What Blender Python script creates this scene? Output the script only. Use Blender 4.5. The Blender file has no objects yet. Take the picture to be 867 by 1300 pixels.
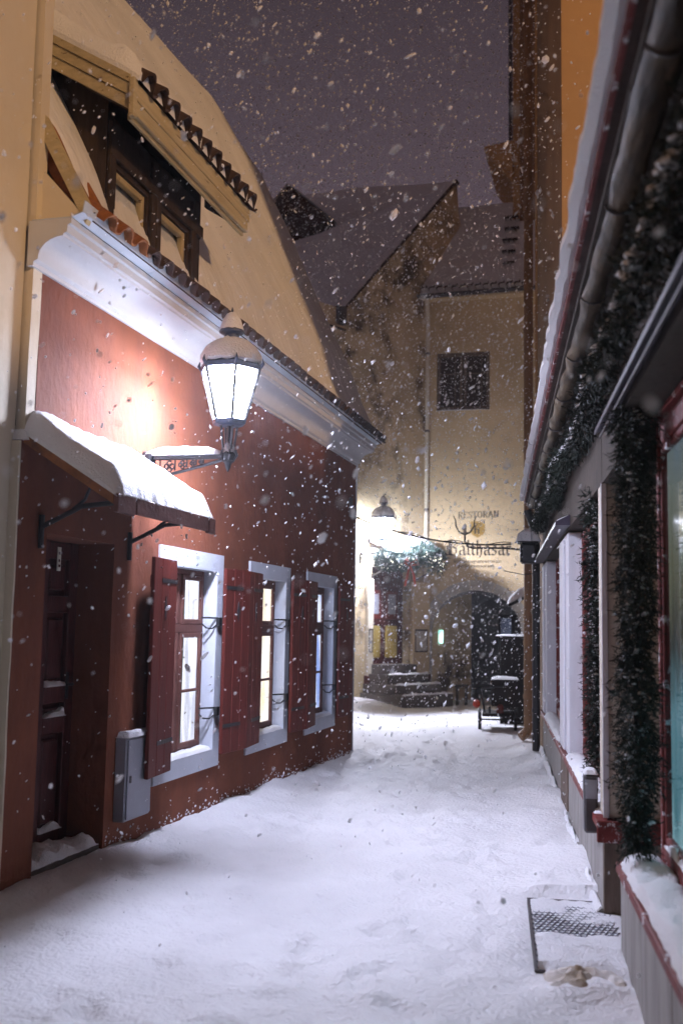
import bpy, math, random
import numpy as np
from mathutils import Vector, Matrix
R_ = math.radians
random.seed(7); rng = np.random.default_rng(11)
scene = bpy.context.scene
COL = scene.collection

# ------------------------------------------------------------------ camera
cd = bpy.data.cameras.new('camera'); cam = bpy.data.objects.new('camera', cd); COL.objects.link(cam)
cd.sensor_fit = 'VERTICAL'; cd.sensor_height = 36.0; cd.lens = 36.0*1350/1300
cd.clip_start = 0.05; cd.clip_end = 2000
PITCH = math.atan(142/1350); ROLL = 0.018
cam.matrix_world = Matrix.Translation((0, 0, 1.62)) @ Matrix.Rotation(R_(90)+PITCH, 4, 'X') @ Matrix.Rotation(ROLL, 4, 'Z')
cd.dof.use_dof = True; cd.dof.focus_distance = 8.5; cd.dof.aperture_fstop = 1.8
scene.camera = cam

# ------------------------------------------------------------------ sky and light
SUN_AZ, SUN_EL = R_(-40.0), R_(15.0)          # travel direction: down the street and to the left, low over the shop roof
world = bpy.data.worlds.new('World'); scene.world = world; world.use_nodes = True
nt = world.node_tree; nt.nodes.clear()
def N(t, kind, **kw):
    n = t.nodes.new(kind)
    for k, v in kw.items(): setattr(n, k, v)
    return n
out = N(nt, 'ShaderNodeOutputWorld'); bg = N(nt, 'ShaderNodeBackground')
sky = N(nt, 'ShaderNodeTexSky', sky_type='NISHITA', sun_disc=False)
sky.sun_elevation = SUN_EL; sky.sun_rotation = R_(180)+SUN_AZ
hs = N(nt, 'ShaderNodeHueSaturation'); hs.inputs['Saturation'].default_value = 0.25; hs.inputs['Value'].default_value = 0.006
nt.links.new(sky.outputs[0], hs.inputs['Color'])
tc = N(nt, 'ShaderNodeTexCoord'); sp = N(nt, 'ShaderNodeSeparateXYZ'); nt.links.new(tc.outputs['Generated'], sp.inputs[0])
rp = N(nt, 'ShaderNodeValToRGB'); nt.links.new(sp.outputs['Z'], rp.inputs[0])
rp.color_ramp.elements[0].position = 0.15; rp.color_ramp.elements[0].color = (0.122, 0.080, 0.106, 1)
rp.color_ramp.elements[1].position = 0.60; rp.color_ramp.elements[1].color = (0.029, 0.017, 0.022, 1)
ad = N(nt, 'ShaderNodeMix', data_type='RGBA', blend_type='ADD'); ad.inputs[0].default_value = 1.0
nt.links.new(rp.outputs[0], ad.inputs[6]); nt.links.new(hs.outputs[0], ad.inputs[7])
nt.links.new(ad.outputs[2], bg.inputs['Color']); bg.inputs['Strength'].default_value = 1.0
nt.links.new(bg.outputs[0], out.inputs[0])
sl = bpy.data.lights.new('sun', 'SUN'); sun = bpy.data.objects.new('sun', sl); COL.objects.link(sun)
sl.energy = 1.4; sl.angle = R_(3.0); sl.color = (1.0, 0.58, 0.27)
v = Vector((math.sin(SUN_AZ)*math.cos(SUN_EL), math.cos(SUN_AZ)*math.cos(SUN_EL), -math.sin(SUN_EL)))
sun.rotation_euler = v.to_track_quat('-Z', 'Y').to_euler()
vs = scene.view_settings; vs.view_transform = 'Standard'; vs.look = 'None'; vs.exposure = 0.0; vs.gamma = 1.0; vs.use_curve_mapping = False
cy = scene.cycles
cy.use_denoising = True
cy.use_adaptive_sampling = True; cy.adaptive_threshold = 0.03; cy.adaptive_min_samples = 24
try:
    cy.denoiser = 'OPENIMAGEDENOISE'; cy.denoising_input_passes = 'RGB_ALBEDO_NORMAL'; cy.denoising_prefilter = 'ACCURATE'
except Exception: pass
cy.max_bounces = 7; cy.diffuse_bounces = 4; cy.glossy_bounces = 3; cy.transmission_bounces = 4; cy.transparent_max_bounces = 24; cy.volume_bounces = 0
cy.caustics_reflective = False; cy.caustics_refractive = False; cy.sample_clamp_indirect = 6.0
LAMP1, LAMP2 = 900.0, 2600.0

# ------------------------------------------------------------------ materials
MATS = {}
def mat(name, col, rough=0.8, var=0.2, vscale=2.5, bump=0.15, bscale=30.0, metal=0.0, spec=0.3, col2=None, lo=0.4, hi=0.65,
        streak=None, emit=None, estr=0.0, wear=None, wscale=6.0, wpos=(0.55, 0.62), fine=0.0, coord='Object'):
    m = bpy.data.materials.new(name); m.use_nodes = True; t = m.node_tree; t.nodes.clear()
    o = N(t, 'ShaderNodeOutputMaterial'); p = N(t, 'ShaderNodeBsdfPrincipled'); t.links.new(p.outputs[0], o.inputs[0])
    p.inputs['Roughness'].default_value = rough; p.inputs['Metallic'].default_value = metal; p.inputs['Specular IOR Level'].default_value = spec
    tcn = N(t, 'ShaderNodeTexCoord'); src = tcn.outputs[coord]
    if streak:
        mp = N(t, 'ShaderNodeMapping'); mp.inputs['Scale'].default_value = streak; t.links.new(src, mp.inputs[0]); src2 = mp.outputs[0]
    else: src2 = src
    n1 = N(t, 'ShaderNodeTexNoise'); n1.inputs['Scale'].default_value = vscale; n1.inputs['Detail'].default_value = 7; n1.inputs['Roughness'].default_value = 0.62
    t.links.new(src2, n1.inputs['Vector'])
    r = N(t, 'ShaderNodeValToRGB'); t.links.new(n1.outputs[0], r.inputs[0])
    c2 = col2 or tuple(min(1, c*(1-var)) for c in col)
    r.color_ramp.elements[0].position = lo; r.color_ramp.elements[0].color = (*c2, 1)
    r.color_ramp.elements[1].position = hi; r.color_ramp.elements[1].color = (*col, 1)
    cur = r.outputs[0]
    if wear:
        n3 = N(t, 'ShaderNodeTexNoise'); n3.inputs['Scale'].default_value = wscale; n3.inputs['Detail'].default_value = 9; n3.inputs['Roughness'].default_value = 0.7
        t.links.new(src2, n3.inputs['Vector'])
        r3 = N(t, 'ShaderNodeValToRGB'); r3.color_ramp.elements[0].position = wpos[0]; r3.color_ramp.elements[1].position = wpos[1]
        r3.color_ramp.elements[0].color = (0, 0, 0, 1); r3.color_ramp.elements[1].color = (1, 1, 1, 1)
        t.links.new(n3.outputs[0], r3.inputs[0])
        mx = N(t, 'ShaderNodeMix', data_type='RGBA'); t.links.new(r3.outputs[0], mx.inputs[0]); t.links.new(cur, mx.inputs[6]); mx.inputs[7].default_value = (*wear, 1)
        cur = mx.outputs[2]
    t.links.new(cur, p.inputs['Base Color'])
    if bump > 0:
        n2 = N(t, 'ShaderNodeTexNoise'); n2.inputs['Scale'].default_value = bscale; n2.inputs['Detail'].default_value = 6; t.links.new(src2 if streak else src, n2.inputs['Vector'])
        b = N(t, 'ShaderNodeBump'); b.inputs['Strength'].default_value = bump; b.inputs['Distance'].default_value = 0.02
        t.links.new(n2.outputs[0], b.inputs['Height']); t.links.new(b.outputs[0], p.inputs['Normal'])
    if emit:
        p.inputs['Emission Color'].default_value = (*emit, 1); p.inputs['Emission Strength'].default_value = estr
    MATS[name] = m; return m
def glow(name, c1, c2, strength, scale=2.0, stretch=(1, 1, 1)):
    m = bpy.data.materials.new(name); m.use_nodes = True; t = m.node_tree; t.nodes.clear()
    o = N(t, 'ShaderNodeOutputMaterial'); e = N(t, 'ShaderNodeEmission'); t.links.new(e.outputs[0], o.inputs[0])
    tcn = N(t, 'ShaderNodeTexCoord'); mp = N(t, 'ShaderNodeMapping'); mp.inputs['Scale'].default_value = stretch; t.links.new(tcn.outputs['Object'], mp.inputs[0])
    n1 = N(t, 'ShaderNodeTexNoise'); n1.inputs['Scale'].default_value = scale; n1.inputs['Detail'].default_value = 4; t.links.new(mp.outputs[0], n1.inputs['Vector'])
    r = N(t, 'ShaderNodeValToRGB'); r.color_ramp.elements[0].position = 0.38; r.color_ramp.elements[0].color = (*c1, 1)
    r.color_ramp.elements[1].position = 0.62; r.color_ramp.elements[1].color = (*c2, 1)
    t.links.new(n1.outputs[0], r.inputs[0]); t.links.new(r.outputs[0], e.inputs[0]); e.inputs[1].default_value = strength
    MATS[name] = m; return m
def glass(name, tint=(0.95, 0.97, 1.0)):
    m = bpy.data.materials.new(name); m.use_nodes = True; t = m.node_tree; t.nodes.clear()
    o = N(t, 'ShaderNodeOutputMaterial'); mix = N(t, 'ShaderNodeMixShader'); tr = N(t, 'ShaderNodeBsdfTransparent'); gl = N(t, 'ShaderNodeBsdfGlossy')
    tr.inputs[0].default_value = (*tint, 1); gl.inputs['Roughness'].default_value = 0.03
    lw = N(t, 'ShaderNodeLayerWeight'); pw = N(t, 'ShaderNodeMath', operation='POWER'); pw.inputs[1].default_value = 5.0; fr = N(t, 'ShaderNodeMath', operation='MULTIPLY_ADD'); fr.inputs[1].default_value = 0.45; fr.inputs[2].default_value = 0.025
    t.links.new(lw.outputs['Facing'], pw.inputs[0]); t.links.new(pw.outputs[0], fr.inputs[0])
    t.links.new(fr.outputs[0], mix.inputs[0]); t.links.new(tr.outputs[0], mix.inputs[1]); t.links.new(gl.outputs[0], mix.inputs[2]); t.links.new(mix.outputs[0], o.inputs[0])
    MATS[name] = m; return m

mat('snow', (0.86, 0.87, 0.90), 0.65, 0.05, 1.5, 0.6, 70, spec=0.25)
mat('roof_snow', (0.84, 0.84, 0.86), 0.7, 0.14, 1.2, 0.9, 16, spec=0.2, streak=(1.0, 0.5, 0.35))
mat('street_snow', (0.89, 0.89, 0.91), 0.6, 0.10, 0.9, 0.9, 34, spec=0.25, wear=(0.70, 0.69, 0.73), wscale=3.5, wpos=(0.62, 0.78))
mat('dirty_snow', (0.80, 0.78, 0.76), 0.7, 0.25, 5, 0.5, 30, col2=(0.46, 0.37, 0.27))
mat('red_plaster', (0.235, 0.074, 0.036), 0.85, 0.34, 0.8, 0.5, 11, wear=(0.14, 0.042, 0.026), wscale=1.9, wpos=(0.46, 0.74), streak=(1.5, 1.5, 0.9))
mat('red_paint', (0.125, 0.020, 0.014), 0.55, 0.25, 3, 0.2, 20, streak=(6, 6, 0.8))
mat('dark_red_paint', (0.075, 0.015, 0.013), 0.5, 0.3, 3, 0.2, 20, streak=(6, 6, 0.8))
mat('brown_red_paint', (0.17, 0.07, 0.055), 0.6, 0.3, 4, 0.25, 30, wear=(0.4, 0.36, 0.34), wscale=7, wpos=(0.66, 0.72))
mat('sill_red', (0.20, 0.035, 0.03), 0.6, 0.3, 5, 0.3, 25, wear=(0.75, 0.75, 0.78), wscale=11, wpos=(0.58, 0.63))
mat('white_plaster', (0.62, 0.63, 0.66), 0.8, 0.08, 2, 0.1, 40)
mat('white_trim', (0.62, 0.66, 0.74), 0.75, 0.10, 3, 0.12, 40)
mat('white_paint', (0.74, 0.74, 0.79), 0.6, 0.10, 3, 0.1, 30, streak=(3, 3, 0.5))
mat('cream_plaster', (0.74, 0.66, 0.52), 0.85, 0.10, 0.9, 0.18, 22, wear=(0.52, 0.42, 0.28), wscale=1.8, wpos=(0.62, 0.85))
mat('ochre_plaster', (0.70, 0.54, 0.33), 0.85, 0.22, 0.55, 0.22, 18, wear=(0.36, 0.27, 0.15), wscale=1.1, wpos=(0.56, 0.75))
mat('stained_plaster', (0.70, 0.55, 0.34), 0.85, 0.3, 0.6, 0.3, 14, wear=(0.10, 0.07, 0.045), wscale=0.9, wpos=(0.50, 0.61))
mat('orange_plaster', (0.60, 0.37, 0.17), 0.85, 0.15, 0.4, 0.2, 12)
mat('brown_plaster', (0.27, 0.165, 0.09), 0.85, 0.25, 0.5, 0.2, 12)  # this brown also carries the shade on the tall house's street side
mat('peeling_wood', (0.60, 0.50, 0.30), 0.75, 0.2, 2, 0.4, 30, streak=(0.8, 5, 14), wear=(0.10, 0.06, 0.03), wscale=3.0, wpos=(0.62, 0.66))
mat('dark_wood', (0.055, 0.036, 0.027), 0.7, 0.4, 3, 0.4, 25, streak=(8, 8, 1))
mat('shadow_wood', (0.020, 0.014, 0.012), 0.8, 0.4, 3, 0.3, 25, streak=(8, 8, 1))  # dark_wood made darker still: shadow put into the colour
mat('old_frame', (0.50, 0.41, 0.24), 0.7, 0.3, 6, 0.3, 40, wear=(0.15, 0.10, 0.05), wscale=12, wpos=(0.6, 0.66))
mat('tile_clay', (0.34, 0.125, 0.035), 0.75, 0.35, 5, 0.3, 30, wear=(0.08, 0.04, 0.025), wscale=6, wpos=(0.55, 0.7))
mat('tile_dark', (0.075, 0.045, 0.035), 0.8, 0.4, 5, 0.3, 30)
mat('zinc', (0.56, 0.63, 0.72), 0.5, 0.12, 3, 0.12, 12, metal=0.0, spec=0.5, wear=(0.30, 0.28, 0.28), wscale=14, wpos=(0.68, 0.72))
mat('iron', (0.022, 0.022, 0.026), 0.45, 0.3, 10, 0.25, 60, spec=0.5)
mat('blue_iron', (0.03, 0.045, 0.09), 0.4, 0.3, 10, 0.1, 60, spec=0.5)
mat('grey_metal', (0.34, 0.35, 0.40), 0.45, 0.12, 3, 0.08, 20, metal=0.3, spec=0.5, wear=(0.2, 0.18, 0.17), wscale=5, wpos=(0.64, 0.75))
mat('dark_metal', (0.10, 0.09, 0.095), 0.45, 0.2, 3, 0.08, 20, metal=0.3)
mat('purple_metal', (0.06, 0.05, 0.075), 0.45, 0.3, 4, 0.1, 20, spec=0.5)
mat('gutter_metal', (0.12, 0.075, 0.032), 0.6, 0.75, 2.6, 1.0, 3.5, metal=0.15, spec=0.5, streak=(1, 4, 4))
mat('pipe_paint', (0.32, 0.19, 0.10), 0.55, 0.25, 4, 0.15, 20, wear=(0.12, 0.07, 0.05), wscale=5, wpos=(0.62, 0.72))
mat('weathered_board', (0.40, 0.38, 0.36), 0.8, 0.35, 2.5, 0.35, 20, streak=(5, 5, 0.7), wear=(0.20, 0.17, 0.15), wscale=2.5, wpos=(0.56, 0.72))
mat('brown_board', (0.20, 0.15, 0.12), 0.8, 0.3, 2.5, 0.3, 20, streak=(5, 5, 0.7))
mat('soffit', (0.085, 0.068, 0.055), 0.85, 0.4, 2.5, 0.4, 25, wear=(0.04, 0.032, 0.028), wscale=5, wpos=(0.5, 0.65))
mat('cream_paint', (0.58, 0.52, 0.43), 0.65, 0.15, 3, 0.15, 20)
mat('stone', (0.50, 0.47, 0.42), 0.85, 0.3, 3, 0.4, 22)
mat('step_stone', (0.13, 0.11, 0.10), 0.85, 0.3, 3, 0.4, 22)
mat('passage', (0.36, 0.35, 0.34), 0.9, 0.25, 1.2, 0.3, 12)
mat('ink', (0.035, 0.025, 0.022), 0.8, 0.2, 12, 0, 10, wear=(0.25, 0.19, 0.11), wscale=9, wpos=(0.62, 0.75))
mat('gold_paint', (0.42, 0.25, 0.055), 0.6, 0.2, 6, 0.05, 20)
mat('needles', (0.010, 0.022, 0.012), 0.6, 0.5, 6, 0, 10, spec=0.4)
mat('needles_blue', (0.028, 0.070, 0.055), 0.55, 0.4, 6, 0, 10, spec=0.4)
mat('bow', (0.45, 0.05, 0.02), 0.5, 0.2, 6, 0, 10)
mat('rubber', (0.018, 0.017, 0.018), 0.7, 0.2, 8, 0.1, 40)
mat('ochre_paint', (0.42, 0.30, 0.08), 0.6, 0.25, 3, 0.15, 20)
mat('green_cloth', (0.04, 0.22, 0.10), 0.8, 0.2, 6, 0, 10)
mat('ivory', (0.72, 0.70, 0.60), 0.6, 0.1, 5, 0, 10)
def lamp_pane(name, col, strength):
    m = bpy.data.materials.new(name); m.use_nodes = True; t = m.node_tree; t.nodes.clear()
    o = N(t, 'ShaderNodeOutputMaterial'); ad_ = N(t, 'ShaderNodeAddShader'); tr = N(t, 'ShaderNodeBsdfTransparent'); e = N(t, 'ShaderNodeEmission')
    tcn = N(t, 'ShaderNodeTexCoord'); n = N(t, 'ShaderNodeTexNoise'); n.inputs['Scale'].default_value = 9; n.inputs['Detail'].default_value = 6; t.links.new(tcn.outputs['Object'], n.inputs['Vector'])
    r = N(t, 'ShaderNodeValToRGB'); r.color_ramp.elements[0].position = 0.3; r.color_ramp.elements[1].position = 0.7
    r.color_ramp.elements[0].color = (*[c*0.7 for c in col], 1); r.color_ramp.elements[1].color = (*col, 1); t.links.new(n.outputs[0], r.inputs[0]); t.links.new(r.outputs[0], e.inputs[0])
    tr.inputs[0].default_value = (0.93, 0.95, 1.0, 1); e.inputs[1].default_value = strength
    t.links.new(tr.outputs[0], ad_.inputs[0]); t.links.new(e.outputs[0], ad_.inputs[1]); t.links.new(ad_.outputs[0], o.inputs[0]); MATS[name] = m
lamp_pane('lamp_glass', (0.76, 0.82, 1.0), 62.0)
lamp_pane('lamp_glass_far', (0.80, 0.87, 1.0), 110.0)
glow('mantle', (0.75, 0.775, 1.0), (0.78, 0.80, 1.0), LAMP1)
glow('mantle_far', (0.82, 0.84, 1.0), (0.85, 0.86, 1.0), LAMP2)
glow('room_cool', (0.50, 0.50, 0.58), (1.0, 0.97, 0.98), 1.7, 4.0, (2.5, 1, 0.5))
glow('room_warm', (1.0, 0.80, 0.52), (1.0, 0.95, 0.88), 1.6, 3.0, (2.2, 1, 0.6))
glow('room_blue', (0.28, 0.38, 0.75), (0.88, 0.90, 1.0), 1.4, 4.0, (2.2, 1, 0.6))
glow('bulb_light', (1.0, 0.95, 0.72), (1.0, 0.97, 0.80), 7.0)
glow('teal_light', (0.25, 0.75, 0.65), (0.85, 1.0, 0.95), 2.2, 6)
glow('dim_blue', (0.03, 0.035, 0.06), (0.06, 0.07, 0.11), 1.0)
glass('window_glass')
# lit shop window: a printed, back-lit panel (pale blue above, olive middle, cyan snow scene below)
def shop_panel():
    m = bpy.data.materials.new('shop_panel'); m.use_nodes = True; t = m.node_tree; t.nodes.clear()
    o = N(t, 'ShaderNodeOutputMaterial'); e = N(t, 'ShaderNodeEmission'); t.links.new(e.outputs[0], o.inputs[0])
    tcn = N(t, 'ShaderNodeTexCoord'); s = N(t, 'ShaderNodeSeparateXYZ'); t.links.new(tcn.outputs['Object'], s.inputs[0])
    n = N(t, 'ShaderNodeTexNoise'); n.inputs['Scale'].default_value = 2.2; n.inputs['Detail'].default_value = 6
    mp = N(t, 'ShaderNodeMapping'); mp.inputs['Scale'].default_value = (2.5, 1, 0.9); t.links.new(tcn.outputs['Object'], mp.inputs[0]); t.links.new(mp.outputs[0], n.inputs['Vector'])
    ma = N(t, 'ShaderNodeMath', operation='MULTIPLY_ADD'); t.links.new(n.outputs[0], ma.inputs[0]); ma.inputs[1].default_value = 0.9; t.links.new(s.outputs['Z'], ma.inputs[2])
    mr = N(t, 'ShaderNodeMapRange'); t.links.new(ma.outputs[0], mr.inputs[0]); mr.inputs[1].default_value = 0.9; mr.inputs[2].default_value = 3.1
    r = N(t, 'ShaderNodeValToRGB'); t.links.new(mr.outputs[0], r.inputs[0]); el = r.color_ramp.elements
    el[0].position = 0.0; el[0].color = (0.42, 0.66, 0.70, 1); el[1].position = 1.0; el[1].color = (0.17, 0.22, 0.26, 1)
    for ps, c in ((0.13, (0.30, 0.56, 0.62, 1)), (0.20, (0.09, 0.26, 0.31, 1)), (0.36, (0.16, 0.34, 0.40, 1)), (0.50, (0.045, 0.055, 0.05, 1)), (0.66, (0.15, 0.16, 0.11, 1)), (0.82, (0.20, 0.23, 0.20, 1))):
        q = el.new(ps); q.color = c
    t.links.new(r.outputs[0], e.inputs[0]); e.inputs[1].default_value = 0.85
    MATS['shop_panel'] = m
shop_panel()
def flake_mat():
    m = bpy.data.materials.new('snowflake'); m.use_nodes = True; t = m.node_tree; t.nodes.clear()
    o = N(t, 'ShaderNodeOutputMaterial'); mix = N(t, 'ShaderNodeMixShader'); mix.inputs[0].default_value = 0.55
    a = N(t, 'ShaderNodeBsdfDiffuse'); b = N(t, 'ShaderNodeBsdfTranslucent')
    for q in (a, b): q.inputs[0].default_value = (0.95, 0.95, 0.97, 1)
    t.links.new(a.outputs[0], mix.inputs[1]); t.links.new(b.outputs[0], mix.inputs[2]); t.links.new(mix.outputs[0], o.inputs[0]); MATS['snowflake'] = m
flake_mat()

# ------------------------------------------------------------------ frames of reference
class Frame:
    def __init__(s, deg, ox, oy):
        th = R_(deg); s.o = Vector((ox, oy, 0)); s.X = Vector((math.sin(th), math.cos(th), 0)); s.Y = Vector((-math.cos(th), math.sin(th), 0)); s.rz = R_(90-deg)
    def w(s, t, y, z=0): return s.o+s.X*t+s.Y*y+Vector((0, 0, z))
    def l(s, x, y):
        d = Vector((x, y, 0))-s.o; return d.dot(s.X), d.dot(s.Y)
LF = Frame(14.75, -3.5, 0)      # red house facade: x along the street, y into the house
RF = Frame(8.4, 0.6, 0)         # shop on the right: x along the street, y towards the street
GF = Frame(45, 1.963, 24.0)     # gabled house: x along its front, y into the house

# ------------------------------------------------------------------ mesh helpers
class MB:
    def __init__(s): s.v = []; s.f = []
    def add(s, vs, fs):
        b = len(s.v); s.v += [tuple(p) for p in vs]; s.f += [tuple(b+i for i in f) for f in fs]; return s
    def box(s, x0, x1, y0, y1, z0, z1):
        return s.add([(x0, y0, z0), (x1, y0, z0), (x1, y1, z0), (x0, y1, z0), (x0, y0, z1), (x1, y0, z1), (x1, y1, z1), (x0, y1, z1)],
                     [(0, 3, 2, 1), (4, 5, 6, 7), (0, 1, 5, 4), (1, 2, 6, 5), (2, 3, 7, 6), (3, 0, 4, 7)])
    def bbox(s, x0, x1, y0, y1, z0, z1, b=0.006):       # box with chamfered edges
        xs, ys, zs = (x0, x1), (y0, y1), (z0, z1); vs = []; idx = {}
        for i in (0, 1):
            for j in (0, 1):
                for k in (0, 1):
                    sx, sy, sz = (1 if i == 0 else -1), (1 if j == 0 else -1), (1 if k == 0 else -1)
                    idx[i, j, k, 0] = len(vs); vs.append((xs[i], ys[j]+sy*b, zs[k]+sz*b))
                    idx[i, j, k, 1] = len(vs); vs.append((xs[i]+sx*b, ys[j], zs[k]+sz*b))
                    idx[i, j, k, 2] = len(vs); vs.append((xs[i]+sx*b, ys[j]+sy*b, zs[k]))
        fs = []
        for i in (0, 1): fs.append([idx[i, 0, 0, 0], idx[i, 1, 0, 0], idx[i, 1, 1, 0], idx[i, 0, 1, 0]])
        for j in (0, 1): fs.append([idx[0, j, 0, 1], idx[1, j, 0, 1], idx[1, j, 1, 1], idx[0, j, 1, 1]])
        for k in (0, 1): fs.append([idx[0, 0, k, 2], idx[1, 0, k, 2], idx[1, 1, k, 2], idx[0, 1, k, 2]])
        for i in (0, 1):
            for j in (0, 1):
                fs.append([idx[i, j, 0, 0], idx[i, j, 1, 0], idx[i, j, 1, 1], idx[i, j, 0, 1]])
                fs.append([idx[i, 0, j, 0], idx[i, 1, j, 0], idx[i, 1, j, 2], idx[i, 0, j, 2]])
                fs.append([idx[0, i, j, 1], idx[1, i, j, 1], idx[1, i, j, 2], idx[0, i, j, 2]])
                for k in (0, 1): fs.append([idx[i, j, k, 0], idx[i, j, k, 1], idx[i, j, k, 2]])
        # duplicates of the corner triangles are produced twice by the loops above; keep one of each
        seen = set(); o = []
        for f in fs:
            key = tuple(sorted(f))
            if key not in seen: seen.add(key); o.append(f)
        return s.add(vs, o)
    def prism_x(s, prof, x0, x1, cap=True):             # closed (y,z) outline extruded along x
        n = len(prof); vs = [(x0, y, z) for y, z in prof]+[(x1, y, z) for y, z in prof]
        fs = [(i, (i+1) % n, n+(i+1) % n, n+i) for i in range(n)]
        if cap: fs += [tuple(range(n-1, -1, -1)), tuple(range(n, 2*n))]
        return s.add(vs, fs)
    def prism_y(s, prof, y0, y1):                       # (x,z) outline extruded along y
        n = len(prof); vs = [(x, y0, z) for x, z in prof]+[(x, y1, z) for x, z in prof]
        return s.add(vs, [(i, (i+1) % n, n+(i+1) % n, n+i) for i in range(n)]+[tuple(range(n-1, -1, -1)), tuple(range(n, 2*n))])
    def prism_z(s, prof, z0, z1):
        n = len(prof); vs = [(x, y, z0) for x, y in prof]+[(x, y, z1) for x, y in prof]
        return s.add(vs, [(i, (i+1) % n, n+(i+1) % n, n+i) for i in range(n)]+[tuple(range(n-1, -1, -1)), tuple(range(n, 2*n))])
    def tube(s, path, r, n=8, closed=False):
        P = [Vector(p) for p in path]; m = len(P); rs = r if isinstance(r, (list, tuple)) else [r]*m
        vs = []; up = Vector((0.13, 0.31, 0.94))
        for i, p in enumerate(P):
            a = P[i-1] if (i > 0 or closed) else P[i]; b = P[(i+1) % m] if (i < m-1 or closed) else P[i]
            d = (b-a).normalized(); u = d.cross(up)
            if u.length < 1e-3: u = d.cross(Vector((1, 0, 0)))
            u.normalize(); w = d.cross(u)
            for k in range(n):
                an = 2*math.pi*k/n; vs.append(p+(u*math.cos(an)+w*math.sin(an))*rs[i])
        fs = []
        for i in range(m if closed else m-1):
            for k in range(n):
                a = i*n+k; b = i*n+(k+1) % n; c = ((i+1) % m)*n; fs.append((a, b, c+(k+1) % n, c+k))
        if not closed: fs += [tuple(range(n-1, -1, -1)), tuple((m-1)*n+k for k in range(n))]
        return s.add(vs, fs)
    def lathe(s, prof, cx=0, cy=0, n=12, a0=0.0):       # (r,z) profile round a vertical axis
        vs = []; m = len(prof)
        for r, z in prof:
            for k in range(n): a = a0+2*math.pi*k/n; vs.append((cx+r*math.cos(a), cy+r*math.sin(a), z))
        fs = [(i*n+k, i*n+(k+1) % n, (i+1)*n+(k+1) % n, (i+1)*n+k) for i in range(m-1) for k in range(n)]
        fs += [tuple(range(n-1, -1, -1)), tuple((m-1)*n+k for k in range(n))]
        return s.add(vs, fs)
    def grid(s, pts):                                   # pts[i][j]
        a = len(pts); b = len(pts[0])
        return s.add([p for row in pts for p in row], [(i*b+j, (i+1)*b+j, (i+1)*b+j+1, i*b+j+1) for i in range(a-1) for j in range(b-1)])
    def mesh(s, name, material=None, smooth=False, off=(0, 0, 0)):
        me = bpy.data.meshes.new(name)
        me.from_pydata([(x-off[0], y-off[1], z-off[2]) for x, y, z in s.v], [], s.f); me.validate(); me.update()
        if material: me.materials.append(MATS[material])
        if smooth:
            me.polygons.foreach_set('use_smooth', [True]*len(me.polygons))
            try: me.set_sharp_from_angle(angle=R_(40))
            except Exception: pass
        return me
OFF = {}
def thing(name, label, cat, fr, base, group=None, rz=0.0):
    o = bpy.data.objects.new(name, None); COL.objects.link(o)
    o.location = fr.w(*base); o.rotation_euler = (0, 0, fr.rz+rz); o['label'] = label; o['category'] = cat
    if group: o['group'] = group
    OFF[o] = Vector(base); return o
def root_of(o): return o if o.parent is None else root_of(o.parent)
def part(name, mb, material, parent, smooth=False, label=None, kind=None):
    off = OFF[root_of(parent)]
    o = bpy.data.objects.new(name, mb.mesh(name, material, smooth, off)); COL.objects.link(o); o.parent = parent
    if label: o['label'] = label
    if kind: o['kind'] = kind
    return o
def piece(name, me, parent, loc, rot=(0, 0, 0), scl=(1, 1, 1)):        # a copy that shares mesh data, loc in frame coordinates
    o = bpy.data.objects.new(name, me); COL.objects.link(o); o.parent = parent
    o.location = Vector(loc)-OFF[root_of(parent)]; o.rotation_euler = rot; o.scale = scl; return o
def single(name, mb, material, label, cat, fr, base, smooth=False, group=None, kind=None):
    o = bpy.data.objects.new(name, mb.mesh(name, material, smooth, base)); COL.objects.link(o)
    o.location = fr.w(*base); o.rotation_euler = (0, 0, fr.rz); o['label'] = label; o['category'] = cat
    if group: o['group'] = group
    if kind: o['kind'] = kind
    OFF[o] = Vector(base); return o

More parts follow.
